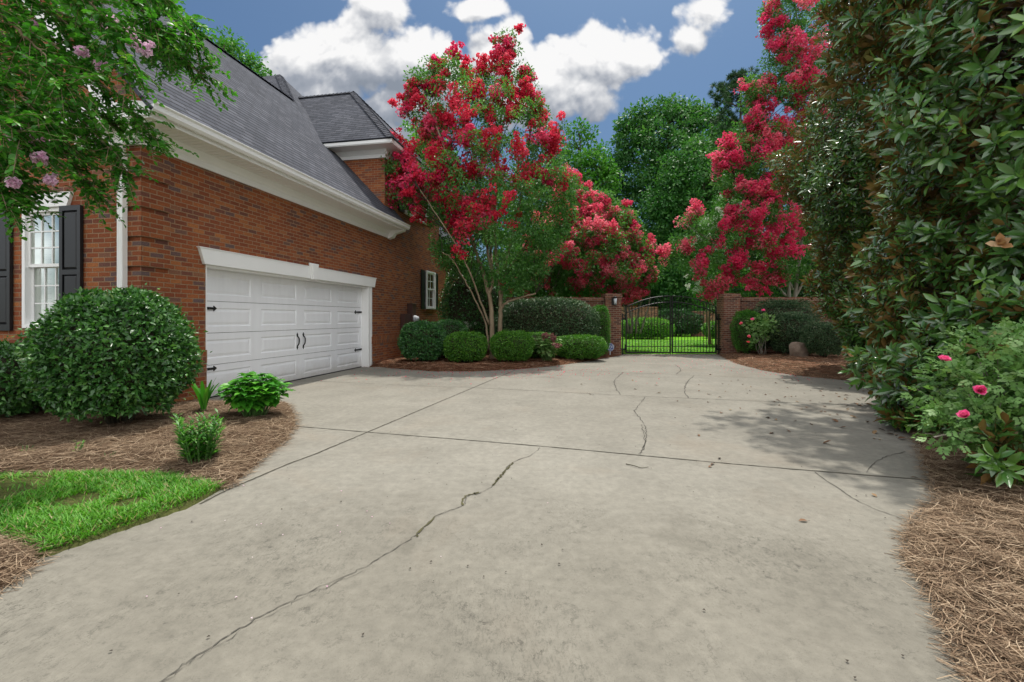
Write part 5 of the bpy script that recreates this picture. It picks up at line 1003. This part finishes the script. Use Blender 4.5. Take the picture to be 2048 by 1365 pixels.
# ---- roses
def rose_bush(label, cx, cy, blobs, n, seed, leaf, blooms, canes, bl_r=0.035, lod=1, ncane=60):
    rng = np.random.default_rng(seed); t = thing('rose_bush', label, 'shrub', (cx, cy, hz(cx, cy)), 0); ge = Geo(); tot = sum(b[3]**2 for b in blobs); Pall = []
    for (x, y, z, r) in blobs:
        m = int(n*r*r/tot/7); d = unit(rng.normal(0, 1, (m, 3))+np.array([0, 0, 0.25])); P = np.array([x, y, z])+d*r*(0.5+0.5*rng.random((m, 1))**0.6)*np.array([1, 1, 0.8]); P[:, 2] = np.maximum(P[:, 2], 0.1); Pall.append(P)
        # compound leaves: seven leaflets along a stalk
        ax = unit(d*0.6+rng.normal(0, 0.5, (m, 3))+np.array([0, 0, -0.05])); N0 = unit(d*0.25+np.array([0, -0.1, 1.0])+rng.normal(0, 0.35, (m, 3))); N0 = unit(N0-(N0*ax).sum(1, keepdims=True)*ax); S = np.cross(N0, ax); v = rng.random(m)
        for k, (f, sd) in enumerate(((1.0, 0), (0.72, 1), (0.72, -1), (0.45, 1), (0.45, -1), (0.18, 1), (0.18, -1))):
            b = P+ax*(leaf*1.7*f); A = unit(ax*0.6+S*sd) if sd else ax; l = leaf*(0.8+0.35*rng.random(m))
            add_leaves(ge, rng, b, A, N0+rng.normal(0, 0.2, (m, 3)), l, l*0.62, lod, 0.10, 0.10, 0, np.clip(v*0.75+rng.random(m)*0.25, 0, 1))
    ge.build('foliage', M['rose_leaf'], t)
    ge = Geo(); Pa = np.vstack(Pall)
    for cn in canes: ge.limb(cn, 0.012, 0.006, 6, 5)
    for c in Pa[rng.choice(len(Pa), ncane, replace=False)]:
        s = np.array([cx, cy, hz(cx, cy)])+rng.normal(0, 0.07, 3)*np.array([1, 1, 0]); ge.limb([s, s*0.45+c*0.55+np.array([0, 0, 0.08]), c], 0.008, 0.003, 5, 4)
    ge.build('stem', M['bark_grey'], t)
    for (c, col) in blooms:
        c = np.array(c); ge = Geo(); m = 26; th = np.arange(m)*2.4+rng.normal(0, 0.2, m); el = np.linspace(0.25, 1.45, m)+rng.normal(0, 0.12, m); ax = unit(np.array([-0.25, -0.6, 0.7])+rng.normal(0, 0.25, 3)); u = unit(np.cross(ax, [0.1, 0, 1.0])); v = np.cross(ax, u)
        rad = np.cos(th)[:, None]*u+np.sin(th)[:, None]*v; A = rad*np.cos(el)[:, None]+ax*np.sin(el)[:, None]; N = ax*np.cos(el)[:, None]-rad*np.sin(el)[:, None]
        add_leaves(ge, rng, np.repeat(c[None], m, 0), A, N, bl_r*np.linspace(1.05, 0.75, m), bl_r*1.15, 2, -0.25, 0.12); ge.build('rose_bloom', M[col], t)
rose_bush('rose bush with three pink blooms sprawling over the drive in the foreground', 4.05, 3.75,
          [(3.95, 3.7, 0.92, 0.44), (4.25, 3.5, 1.05, 0.42), (3.70, 3.75, 0.70, 0.34), (4.05, 3.35, 0.70, 0.46), (3.55, 3.65, 0.46, 0.24), (4.5, 3.4, 0.75, 0.50), (3.32, 3.50, 0.42, 0.15), (4.45, 3.1, 0.55, 0.42), (3.6, 3.5, 0.52, 0.30), (3.75, 3.35, 0.80, 0.32), (3.9, 3.2, 0.95, 0.34)], 12500, 51, 0.042,
          [(W(1888, 721, 3.10), 'rose_petal'), (W(1961, 781, 2.85), 'rose_petal'), (W(1930, 832, 2.85), 'rose_petal')],
          [[(4.05, 3.75, 0.05), (3.8, 3.65, 0.3), (3.5, 3.55, 0.42), (3.2, 3.45, 0.42)], [(4.1, 3.7, 0.05), (4.3, 3.4, 0.35), (4.5, 3.0, 0.45)]], 0.040)
rs = G(1522, 711, 0.1)
rose_bush('leggy rose with bare pale canes and few red blooms beside the right pillar', rs[0], rs[1], [(rs[0]-0.15, rs[1], 1.05, 0.36), (rs[0]+0.12, rs[1], 1.15, 0.38), (rs[0]-0.22, rs[1]-0.1, 0.85, 0.24), (rs[0]+0.2, rs[1], 0.85, 0.30), (rs[0]-0.32, rs[1]-0.15, 0.48, 0.14)], 2600, 52, 0.055,
          [(W(1527, 622, 13.2), 'rose_petal'), (W(1505, 640, 13.0), 'rose_petal'), (W(1483, 648, 13.2), 'bloom_coral'), (W(1496, 686, 13.0), 'bloom_red'), (W(1497, 674, 13.1), 'bloom_coral')],
          [[(rs[0], rs[1], 0.08), (rs[0]+0.03, rs[1]-0.05, 0.45), (rs[0]+0.18, rs[1]-0.05, 0.78)], [(rs[0]+0.02, rs[1]-0.03, 0.42), (rs[0]-0.12, rs[1]-0.05, 0.60), (rs[0]-0.1, rs[1], 0.8)], [(rs[0], rs[1], 0.08), (rs[0]-0.2, rs[1]-0.1, 0.30), (rs[0]-0.22, rs[1]-0.1, 0.5)]], 0.06, 0, 7)

# ---- hydrangeas and bed plants on the left
def hydrangea(label, cx, cy, r, h, nst, leaf, seed, mt, heads=()):
    rng = np.random.default_rng(seed); z0 = hz(cx, cy); t = thing('hydrangea', label, 'plant', (cx, cy, z0), 0); st = Geo(); lf = Geo()
    for k in range(nst):
        f = math.sqrt((k+0.5)/nst); a = k*2.4; e = np.array([cx+math.cos(a)*r*f*0.82, cy+math.sin(a)*r*f*0.82, z0+h*(1-0.42*f*f)*(0.9+0.12*rng.random())]); s = np.array([cx+math.cos(a)*r*f*0.25, cy+math.sin(a)*r*f*0.25, z0-0.02])
        Q = st.limb([s, s*0.5+e*0.5+np.array([0, 0, 0.06]), e], 0.006, 0.004, 5, 4); out = unit(np.array([math.cos(a)*f, math.sin(a)*f, 0.9]))
        for tier, (fr, m) in enumerate(((1.0, 5), (0.82, 3), (0.62, 3), (0.42, 2))):
            p = Q[int(fr*(len(Q)-1))]; th = rng.random()*6.3+np.arange(m)*2*np.pi/m; A = np.stack([np.cos(th), np.sin(th), np.full(m, 0.25-0.2*tier)+rng.normal(0, 0.12, m)], 1)+out*0.25*np.array([1, 1, 0])
            l = leaf*(0.75+0.4*rng.random(m))*(0.85 if tier == 0 else 1.0); add_leaves(lf, rng, np.repeat(p[None], m, 0), A, np.tile(np.array([[0, 0, 1.0]]), (m, 1))+rng.normal(0, 0.2, (m, 3)), l, l*0.66, 2, 0.28, 0.14)
    st.build('stem', M['stem_green'], t); lf.build('foliage', M[mt], t)
    for i, (c, rr) in enumerate(heads): ge = Geo(); panicles(ge, rng, np.array([c]), rr, 160, 0.05); ge.build('flower_head', M['bloom_head'], t)
M['bloom_head'] = leaf_mat('dried_flower_head', [(0.0, (0.22, 0.07, 0.09)), (0.6, (0.38, 0.14, 0.15)), (1.0, (0.42, 0.28, 0.20))], 0.7, transl=0.2)
hydrangea('compact bright green hydrangea at the garage end of the straw bed', -3.28, 5.80, 0.46, 0.54, 66, 0.125, 61, 'hydrangea')
hydrangea('leafy hydrangea with dried pink flower heads between the boxwoods', 1.02, 13.1, 0.50, 0.82, 34, 0.14, 62, 'rose_leaf', [(W(1092, 672, 12.95), 0.10), (W(1105, 677, 12.95), 0.10), (W(1113, 690, 12.75), 0.08)])
def strap_plant(label, cx, cy, n, h, w, seed, spread=0.5):
    rng = np.random.default_rng(seed); z0 = hz(cx, cy); t = thing('strap_leaf_plant', label, 'plant', (cx, cy, z0), 0)
    for k in range(n):
        a = k*2.4+rng.random(); ge = Geo(); d = np.array([math.cos(a), math.sin(a), 0]); L = h*(0.7+0.4*rng.random()); m = 8; s = np.linspace(0, 1, m); sp = spread*(0.4+0.8*rng.random())
        c = np.array([cx, cy, z0-0.02])+d*(0.02+sp*L*s**1.7)[:, None]+np.array([0, 0, 1])*(L*(s-0.28*sp*s**3))[:, None]; sd = np.cross(d, [0, 0, 1.0]); ww = w*np.sqrt(np.clip(1-(s-0.45)**2/0.33, 0.02, 1))
        V = np.vstack([c+sd*ww[:, None]/2, c-np.array([0, 0, 0.006])*1.0, c-sd*ww[:, None]/2]); i = np.arange(m-1); T = np.vstack([np.stack([i, i+m, i+m+1], 1), np.stack([i, i+m+1, i+1], 1), np.stack([i+m, i+2*m, i+2*m+1], 1), np.stack([i+m, i+2*m+1, i+m+1], 1)])
        ge.add(V, T, rng.random()); ge.build('strap_leaf', M['hydrangea'], t, smooth=True)
strap_plant('small plant of upright strap leaves between the ball shrub and the hydrangea', -4.10, 6.05, 11, 0.44, 0.055, 63, 0.45)
def stem_plant(label, cx, cy, n, h, seed, spread, leaf, mt='lily', cat='plant', name='leafy_stem_plant', gap=0.022):
    rng = np.random.default_rng(seed); z0 = hz(cx, cy); t = thing(name, label, cat, (cx, cy, z0), 0); st = Geo(); lf = Geo()
    for k in range(n):
        a = rng.random()*6.3; f = rng.random()**0.6; hh = h*(0.55+0.45*rng.random()); e = np.array([cx+math.cos(a)*spread*f, cy+math.sin(a)*spread*f, z0+hh]); s = np.array([cx+math.cos(a)*spread*f*0.45, cy+math.sin(a)*spread*f*0.45, z0-0.02])
        Q = st.limb([s, s*0.5+e*0.5, e], 0.004, 0.0025, 5, 5); m = int(hh/gap); u = np.linspace(0.12, 1, m); P = np.stack([np.interp(u, np.linspace(0, 1, len(Q)), Q[:, i]) for i in range(3)], 1)
        th = np.arange(m)*2.4+rng.random()*6; A = np.stack([np.cos(th), np.sin(th), 0.45+0.5*u], 1); l = leaf*(0.7+0.5*rng.random(m))*(1-0.35*u**3)
        add_leaves(lf, rng, P, A, np.tile([[0, 0, 1.0]], (m, 1))+A*np.array([-0.5, -0.5, 0]), l, l*0.29, 1, 0.18, 0.08)
    st.build('stem', M['stem_green'], t); lf.build('foliage', M[mt], t)
sx, sy = G(392, 925, 0.07); stem_plant('clump of narrow-leaved lily stems in the pine straw near the lawn', sx, sy+0.05, 40, 0.42, 64, 0.23, 0.092, 'podo', gap=0.014)
for i, (a, b, n, h) in enumerate(((152, 908, 6, 0.09), (215, 915, 4, 0.05), (47, 905, 4, 0.06))):
    sx, sy = G(a, b, 0.07); stem_plant(('largest of the tiny yellow-green sprouts in the pine straw', 'tiny sprout just right of the largest one in the straw', 'tiny sprout nearest the left picture edge in the straw')[i], sx, sy, n, h, 65+i, 0.07, 0.06, 'lily', 'sprout', 'seedling', 0.02)
# slender bare shrub with white flowers by the far window
t = thing('flowering_shrub', 'thin-stemmed shrub with small pale blossoms under the far window', 'shrub', (-1.75, 15.0, 0.05)); rng = np.random.default_rng(68); ge = Geo(); E = np.array([(-1.75+rng.normal(0, 0.28), 15.0+rng.normal(0, 0.15), 1.0+rng.random()*0.22) for _ in range(16)])
for e in E: ge.limb([(-1.75+0.3*(e[0]+1.75), 15.0, 0.02), (e[0]*0.6-1.75*0.4, 15.0, 0.6), e], 0.012, 0.005, 5, 4)
ge.build('stem', M['bark_dark'], t); ge = Geo(); clump_leaves(ge, rng, E, 0.10, 26, 0.05, 0.5); ge.build('foliage', M['holly_dark'], t); ge = Geo(); panicles(ge, rng, E[:9], 0.05, 16, 0.03); ge.build('blossom', M['bloom_white'], t)

# ---- the pink-flowered crape myrtle whose branches reach in from the left
rng = np.random.default_rng(71); TX, TY = -5.9, 3.55
t = thing('pink_crape_myrtle', 'pink-flowered crape myrtle reaching in over the picture from the left edge', 'tree', (TX, TY, 0.03)); wood = Geo(); lf = Geo()
wood.limb([(TX, TY, -0.05), (TX+0.05, TY+0.05, 0.9), (TX+0.2, TY+0.1, 1.9), (TX+0.3, TY+0.15, 3.0), (TX+0.5, TY+0.3, 4.6), (TX+0.7, TY+0.5, 6.2)], 0.10, 0.03, 9, 6)
wood.limb([(TX+0.05, TY, -0.05), (TX-0.2, TY+0.3, 1.2), (TX-0.3, TY+0.7, 2.6), (TX+0.1, TY+1.0, 4.2)], 0.085, 0.03, 9, 6)
HUB = {'a': (TX+0.3, TY+0.15, 3.0), 'b': (TX+0.45, TY+0.28, 4.2), 'c': (TX+0.15, TY+0.1, 1.9), 'd': (TX+0.65, TY+0.45, 5.6)}
BR = [('b', [(-60, -130, 3.9), (110, -10, 4.1), (250, 60, 4.2), (345, 110, 4.25), (408, 152, 4.3)]), ('b', [(-100, 0, 3.7), (60, 60, 3.8), (180, 150, 3.95), (270, 225, 4.05), (322, 290, 4.1)]),
      ('a', [(-120, 60, 3.7), (20, 130, 3.8), (130, 210, 3.9), (215, 290, 4.0), (262, 350, 4.0)]), ('a', [(-120, 140, 3.6), (0, 215, 3.7), (85, 275, 3.8), (150, 330, 3.85), (190, 380, 3.9)]),
      ('a', [(-150, 210, 3.4), (-20, 290, 3.5), (30, 345, 3.6), (50, 395, 3.6)]), ('d', [(-60, -300, 4.0), (120, -130, 4.1), (270, -30, 4.2), (370, 40, 4.3), (395, 85, 4.3)]),
      ('b', [(-60, -60, 4.3), (100, 20, 4.4), (210, 60, 4.4), (300, 70, 4.5), (350, 130, 4.5)]), ('d', [(-100, -200, 3.4), (60, -80, 3.5), (170, 0, 3.6), (240, 70, 3.6), (262, 150, 3.6)]),
      ('b', [(-150, -40, 3.3), (0, 30, 3.3), (90, 110, 3.4), (140, 180, 3.4)]), ('c', [(-250, 280, 3.3), (-100, 320, 3.4), (-10, 360, 3.4), (10, 405, 3.4)]), ('a', [(-100, 180, 4.1), (40, 225, 4.2), (120, 255, 4.3), (185, 290, 4.4)]),
      ('a', [(-80, 110, 4.2), (60, 170, 4.3), (160, 220, 4.4), (235, 255, 4.5)]), ('d', [(-50, -180, 4.6), (120, -60, 4.6), (230, -10, 4.7), (330, 10, 4.7)]), ('a', [(-200, 100, 3.1), (-60, 190, 3.2), (20, 255, 3.2), (65, 300, 3.3)]),
      ('d', [(-200, -150, 3.6), (-40, -60, 3.7), (60, 0, 3.8), (150, 60, 3.9), (190, 120, 3.9)]), ('d', [(-150, -260, 3.8), (0, -140, 3.9), (150, -60, 4.0), (280, 20, 4.1), (330, 70, 4.1)]), ('b', [(-200, -20, 3.9), (-50, 70, 4.0), (60, 110, 4.1), (150, 130, 4.1)]),
      ('b', [(-180, 60, 3.4), (-40, 140, 3.5), (60, 210, 3.5), (110, 270, 3.6)]), ('d', [(-100, -330, 3.5), (80, -170, 3.6), (220, -70, 3.7), (320, -10, 3.8)])]
for hub, pl in BR:
    p = [np.array(HUB[hub])]+[W(a-8, b-6, y) for a, b, y in pl]; Q = wood.limb(p, 0.022, 0.004, 6, 7, wob=0.006, rng=rng); k0 = int(len(Q)*0.30)
    for k in range(k0, len(Q)):
        for rep in range(3 if k < len(Q)-3 else 4):
            fr = (k-k0)/max(1, len(Q)-k0); tl = 0.15+0.20*rng.random(); dirn = unit((Q[min(k+1, len(Q)-1)]-Q[k-1])*1.0/np.linalg.norm(Q[min(k+1, len(Q)-1)]-Q[k-1])*0.8+rng.normal(0, 0.65, 3)+np.array([0.1, 0, -0.12]))
            e = Q[k]+dirn*tl+np.array([0, 0, -0.10*tl]); TW = wood.limb([Q[k], Q[k]*0.5+e*0.5+np.array([0, 0, 0.02]), e], 0.0035, 0.0015, 4, 4)
            m = int(10+10*tl/0.3); u = np.linspace(0.1, 1.0, m); P = np.stack([np.interp(u, np.linspace(0, 1, len(TW)), TW[:, i]) for i in range(3)], 1); sd = unit(np.cross(dirn, [0, 0, 1.0])+1e-6)
            A = unit(dirn*0.45+sd*np.where(np.arange(m) % 2, 1, -1)[:, None]+rng.normal(0, 0.38, (m, 3))+np.array([0, 0, -0.12])); l = 0.052*(0.65+0.6*rng.random(m))
            add_leaves(lf, rng, P, A, np.tile([[0, 0, 1.0]], (m, 1))+rng.normal(0, 0.38, (m, 3)), l, l*0.56, 2, 0.15, 0.12, 0, np.clip(rng.random(m)*0.7+0.3*rng.random(), 0, 1))
wood.build('trunk', M['bark_crape'], t); lf.build('crown', M['crape_near'], t)
for i, (a, b, y, s) in enumerate(((255, 72, 4.2, .10), (288, 98, 4.25, .085), (215, 38, 4.2, .07), (48, 278, 3.75, .10), (62, 292, 3.75, .08), (35, 265, 3.75, .06), (78, 318, 3.7, .07), (100, 362, 3.75, .06), (165, 105, 3.9, .06), (60, 52, 3.8, .06), (205, 132, 4.0, .06), (30, 365, 3.6, .06))):
    ge = Geo(); c = W(a, b, y-0.38); panicles(ge, rng, np.array([c]), s*0.60, int(240*s/0.08), 0.022); lo = wood
    ge.limb([c+np.array([-0.12, 0.05, 0.08]), c], 0.003, 0.002, 4, 3, mi=1); ge.build('flower_cluster', [M['bloom_pink'], M['bark_crape']], t)

# ------------------------------------------------------------------ ground cover: straw, grass, petals, fallen leaves
def needles(name_label, poly, n, seed, mt, L=0.155, w=0.0030, box=None, spill=0.06, lift=0.03, near=None):
    rng = np.random.default_rng(seed); poly = np.array(poly); P = sample_poly(rng, poly, n) if box is None else None
    if box is not None:
        lo, hi = np.array(box[0]), np.array(box[1]); q = lo+rng.random((n*3, 2))*(hi-lo); P = q[sdist(q, poly) > -spill][:n]
    if near is not None:
        d = np.linalg.norm(P, axis=1); P = P[rng.random(len(P)) < np.clip(near/d, 0, 1)**1.5]
    n = len(P); z = height_at(P)+0.004; a = rng.random(n)*np.pi*2; tilt = rng.normal(0, 0.10, n); l = L*(0.5+0.8*rng.random(n)); z = z+lift*rng.random(n)**2
    d = np.stack([np.cos(a), np.sin(a), tilt], 1); s = np.stack([-np.sin(a), np.cos(a), rng.normal(0, 0.3, n)], 1); m = 4; u = np.linspace(-0.5, 0.5, m); cv = rng.normal(0, 0.28, n)
    c = np.column_stack([P, z])[:, None, :]+d[:, None, :]*(u[None, :, None]*l[:, None, None])+s[:, None, :]*((u**2)[None, :, None]*(l*cv)[:, None, None])
    c[:, :, 2] = np.maximum(c[:, :, 2], 0.004); ww = (w*np.array([0.8, 1, 1, 0.5])/2)[None, :, None]
    V = np.stack([c+s[:, None, :]*ww, c-s[:, None, :]*ww], 2).reshape(-1, 3); base = (np.arange(n)*m*2)[:, None, None]
    T = (base+np.array([[2*i, 2*i+1, 2*i+3] for i in range(m-1)]+[[2*i, 2*i+3, 2*i+2] for i in range(m-1)])[None]).reshape(-1, 3)
    return tag(mesh_np('pine_straw', V, T, M[mt], var=np.repeat(rng.random(n), m*2)), name_label, 'pine straw', kind='stuff')
needles('tan pine straw mulch covering the bed along the house', LBED, 56000, 81, 'needle', box=((-7.5, 3.2), (-2.0, 7.0)), near=4.6)
needles('tan pine straw in the lower left corner of the lawn', LCORN, 9000, 82, 'needle', box=((-4.5, 1.6), (-2.2, 3.0)))
needles('reddish pine straw under the shrubs by the garden wall', MBED, 20000, 83, 'needle_red', L=0.16, w=0.007, box=((-4.3, 11.0), (4.1, 14.5)), lift=0.02)
needles('reddish pine straw in the bed by the right pillar and boulder', RBED, 22000, 84, 'needle_red', L=0.16, w=0.007, box=((5.2, 6.5), (11, 16.0)), lift=0.02)
needles('tan pine straw in the right foreground beside the drive', RBED, 62000, 85, 'needle', box=((1.6, 1.2), (5.2, 6.4)), near=3.2, lift=0.045)
def grass(label, poly, n, seed, hgt, w, box, bare=()):
    rng = np.random.default_rng(seed); lo, hi = np.array(box[0]), np.array(box[1]); q = lo+rng.random((n*2, 2))*(hi-lo); sd = sdist(q, np.array(poly)); P = q[sd > 0.015][:n]
    k = vnoise(P, 2.2)*0.6+vnoise(P, 6.0)*0.4
    for (bx, by, br) in bare: k = k-0.95*np.exp(-((P[:, 0]-bx)**2+(P[:, 1]-by)**2)/br**2)
    ok = rng.random(len(P)) < np.clip((k-0.12)/0.25, 0.06, 1); P = P[ok]; n = len(P); a = rng.random(n)*6.283; lean = 0.35+0.75*rng.random(n)
    A = np.stack([np.cos(a)*lean, np.sin(a)*lean, np.ones(n)], 1); N = np.stack([-np.cos(a), -np.sin(a), lean], 1); l = hgt*(0.5+0.8*rng.random(n)); ge = Geo()
    v = np.clip(0.65*rng.random(n)+0.35*vnoise(P, 3.0), 0, 1); v = np.where(rng.random(n) < 0.10, 1.0, v*0.93)
    add_leaves(ge, rng, np.column_stack([P, height_at(P)-0.004]), A, N, l, w, 1, 0.35, 0.0, 0, v); return tag(ge.build('grass', M['grass']), label, 'grass', kind='stuff')
b1, b2, b3 = G(25, 985), G(160, 1010), G(260, 1020)
grass('short green grass of the small front lawn patch', LAWN, 52000, 86, 0.058, 0.0065, ((-6.5, 2.3), (-2.1, 4.2)), ((b1[0], b1[1], 0.26), (b2[0], b2[1], 0.17), (b3[0], b3[1], 0.10), (-3.6, 3.0, 0.12)))
grass('mown grass on the lawn beyond the gate', [(1.0, 16.7), (13, 16.7), (20, 34), (4, 34)], 42000, 87, 0.07, 0.022, ((1.0, 16.7), (14, 27)))
# petals dropped on the concrete near the crape myrtles
def petals(label, n, seed, centre, sx, sy, mt, size):
    rng = np.random.default_rng(seed); P = np.column_stack([rng.normal(centre[0], sx, n), rng.normal(centre[1], sy, n)]); P = P[(P[:, 1] > 1.3) & (sdist(P, np.array(DRIVE)) > 0)]; n = len(P); a = rng.random(n)*6.28; ge = Geo()
    s = size*(0.5+0.8*rng.random(n)); add_leaves(ge, rng, np.column_stack([P, np.full(n, 0.008)]), np.stack([np.cos(a), np.sin(a), 0.1*rng.random(n)], 1), np.tile([[0, 0, 1.0]], (n, 1))+rng.normal(0, 0.25, (n, 3)), s, s*0.8, 0, 0.1, 0.25)
    return tag(ge.build('petal_litter', M[mt]), label, 'petals', kind='stuff')
petals('red petals scattered on the concrete before the left bed', 700, 91, (-0.6, 11.2), 1.7, 0.75, 'bloom_red', 0.03)
petals('red petals scattered on the concrete at the gate', 260, 92, (5.6, 13.8), 1.3, 1.2, 'bloom_coral', 0.028)
petals('red petals caught along the edge of the right bed', 110, 93, (6.4, 10.9), 0.5, 0.6, 'bloom_red', 0.03)
petals('a few pink petals on the near concrete', 24, 94, (-1.2, 2.6), 0.8, 0.8, 'bloom_pink', 0.011)
petals('dark crumbs of leaf and bark on the concrete', 420, 95, (0.5, 5.0), 3.0, 3.2, 'crumb', 0.014) if False else None
M['crumb'] = paint('leaf_crumb', (0.035, 0.026, 0.018), 0.9, 0.4)
petals('dark crumbs of leaf and bark on the concrete', 480, 95, (0.3, 4.6), 2.6, 3.4, 'crumb', 0.013)
petals('brown crumbs of leaf below the magnolia', 130, 96, (5.2, 7.2), 1.0, 1.7, 'dead', 0.05)
# fallen leaves, each one its own
leaf_me = []
for k in range(4):
    rng = np.random.default_rng(200+k); ge = Geo(); L = 1.0
    V, T, kk = leaf_np(np.array([[-0.5, 0, 0.0]]), np.array([[1.0, 0, 0.12]]), np.array([[0, 0.15*(k-1.5), 1.0]]), 1.0, 0.36+0.06*k, 2, -0.1 if k % 2 else 0.16, 0.22); V[:, 2] -= V[:, 2].min()
    ge.add(V, T, 0.25*k+0.1); ge.limb([(-0.5, 0, V[0, 2]), (-0.72, 0.05, V[0, 2]+0.05)], 0.02, 0.012, 5, 2, var=0.1); o = ge.build('fallen_leaf', M['dead']); leaf_me.append(o.data); bpy.data.objects.remove(o)
rng = np.random.default_rng(99)
def fallen(px, py, size, label, group=None, k=None, z=0.0):
    x, y = G(px, py, z); o = link('fallen_leaf', leaf_me[int(rng.integers(0, 4)) if k is None else k]); o.location = (x, y, max(hz(x, y), 0.0)+0.005); o.rotation_euler = (rng.normal(0, 0.12), rng.normal(0, 0.12), rng.random()*6.28); o.scale = (size,)*3; return tag(o, label, 'leaf', group)
fallen(1606, 1044, 0.062, 'single olive-brown leaf lying alone on the right side of the slab', k=2)
fallen(1872, 1226, 0.075, 'curled rust-brown leaf at the edge of the right foreground straw', k=1)
fallen(1829, 957, 0.07, 'brown leaf on the long joint beside the rose bush', k=0)
fallen(1748, 993, 0.05, 'small pale leaf in the shade near the diagonal crack', k=3)
fallen(1576, 864, 0.075, 'orange-brown leaf alone on the sunny slab short of the magnolia shade', k=1)
FG = 'brown leaves scattered near the magnolia'
for (a, b) in ((1700, 772), (1722, 783), (1745, 790), (1690, 795), (1760, 802), (1735, 812), (1780, 815), (1712, 806), (1752, 824), (1795, 830), (1774, 842), (1700, 838), (1730, 845), (1762, 858), (1668, 843), (1780, 870), (1748, 868), (1685, 858), (1650, 888), (1800, 880)): fallen(a+rng.normal(0, 4), b+rng.normal(0, 2), 0.075+0.05*rng.random(), 'small brown leaf on the shaded concrete in front of the magnolia', FG)
for (a, b) in ((1265, 762), (1312, 772), (1318, 787), (1270, 780), (1492, 779), (1594, 805), (1575, 777), (1398, 783), (1418, 790), (1355, 803), (1163, 770), (1180, 790), (1397, 872), (1590, 843), (1480, 818), (1440, 795), (1536, 838), (1439, 918), (1420, 935), (1425, 930)): fallen(a, b, 0.045+0.03*rng.random(), 'tiny dark leaf on the sunny middle of the driveway', 'tiny dark leaves on the sunny concrete')
SG = 'brown leaves lying on the right foreground straw'
for (a, b) in ((1850, 1030), (1870, 1045), (1905, 1080), (1945, 1110), (1990, 1160), (2010, 1110), (1930, 1040), (1965, 1060), (2025, 1180), (1920, 1150), (1850, 1105), (2000, 1250), (2030, 1290), (1955, 1180), (1880, 1150)): fallen(a, b, 0.055+0.04*rng.random(), 'brown leaf lying on the pine straw in the right foreground', SG, z=0.08)
tw = Geo(); tx = [tuple(G(a, b))+(0.008+0.004*(i % 2),) for i, (a, b) in enumerate(((1252, 930), (1270, 935), (1283, 938), (1297, 937)))]; tw.limb(tx, 0.004, 0.002, 6, 4); tag(tw.build('twig', M['twig']), 'thin dark twig lying on the middle of the near slab', 'twig')
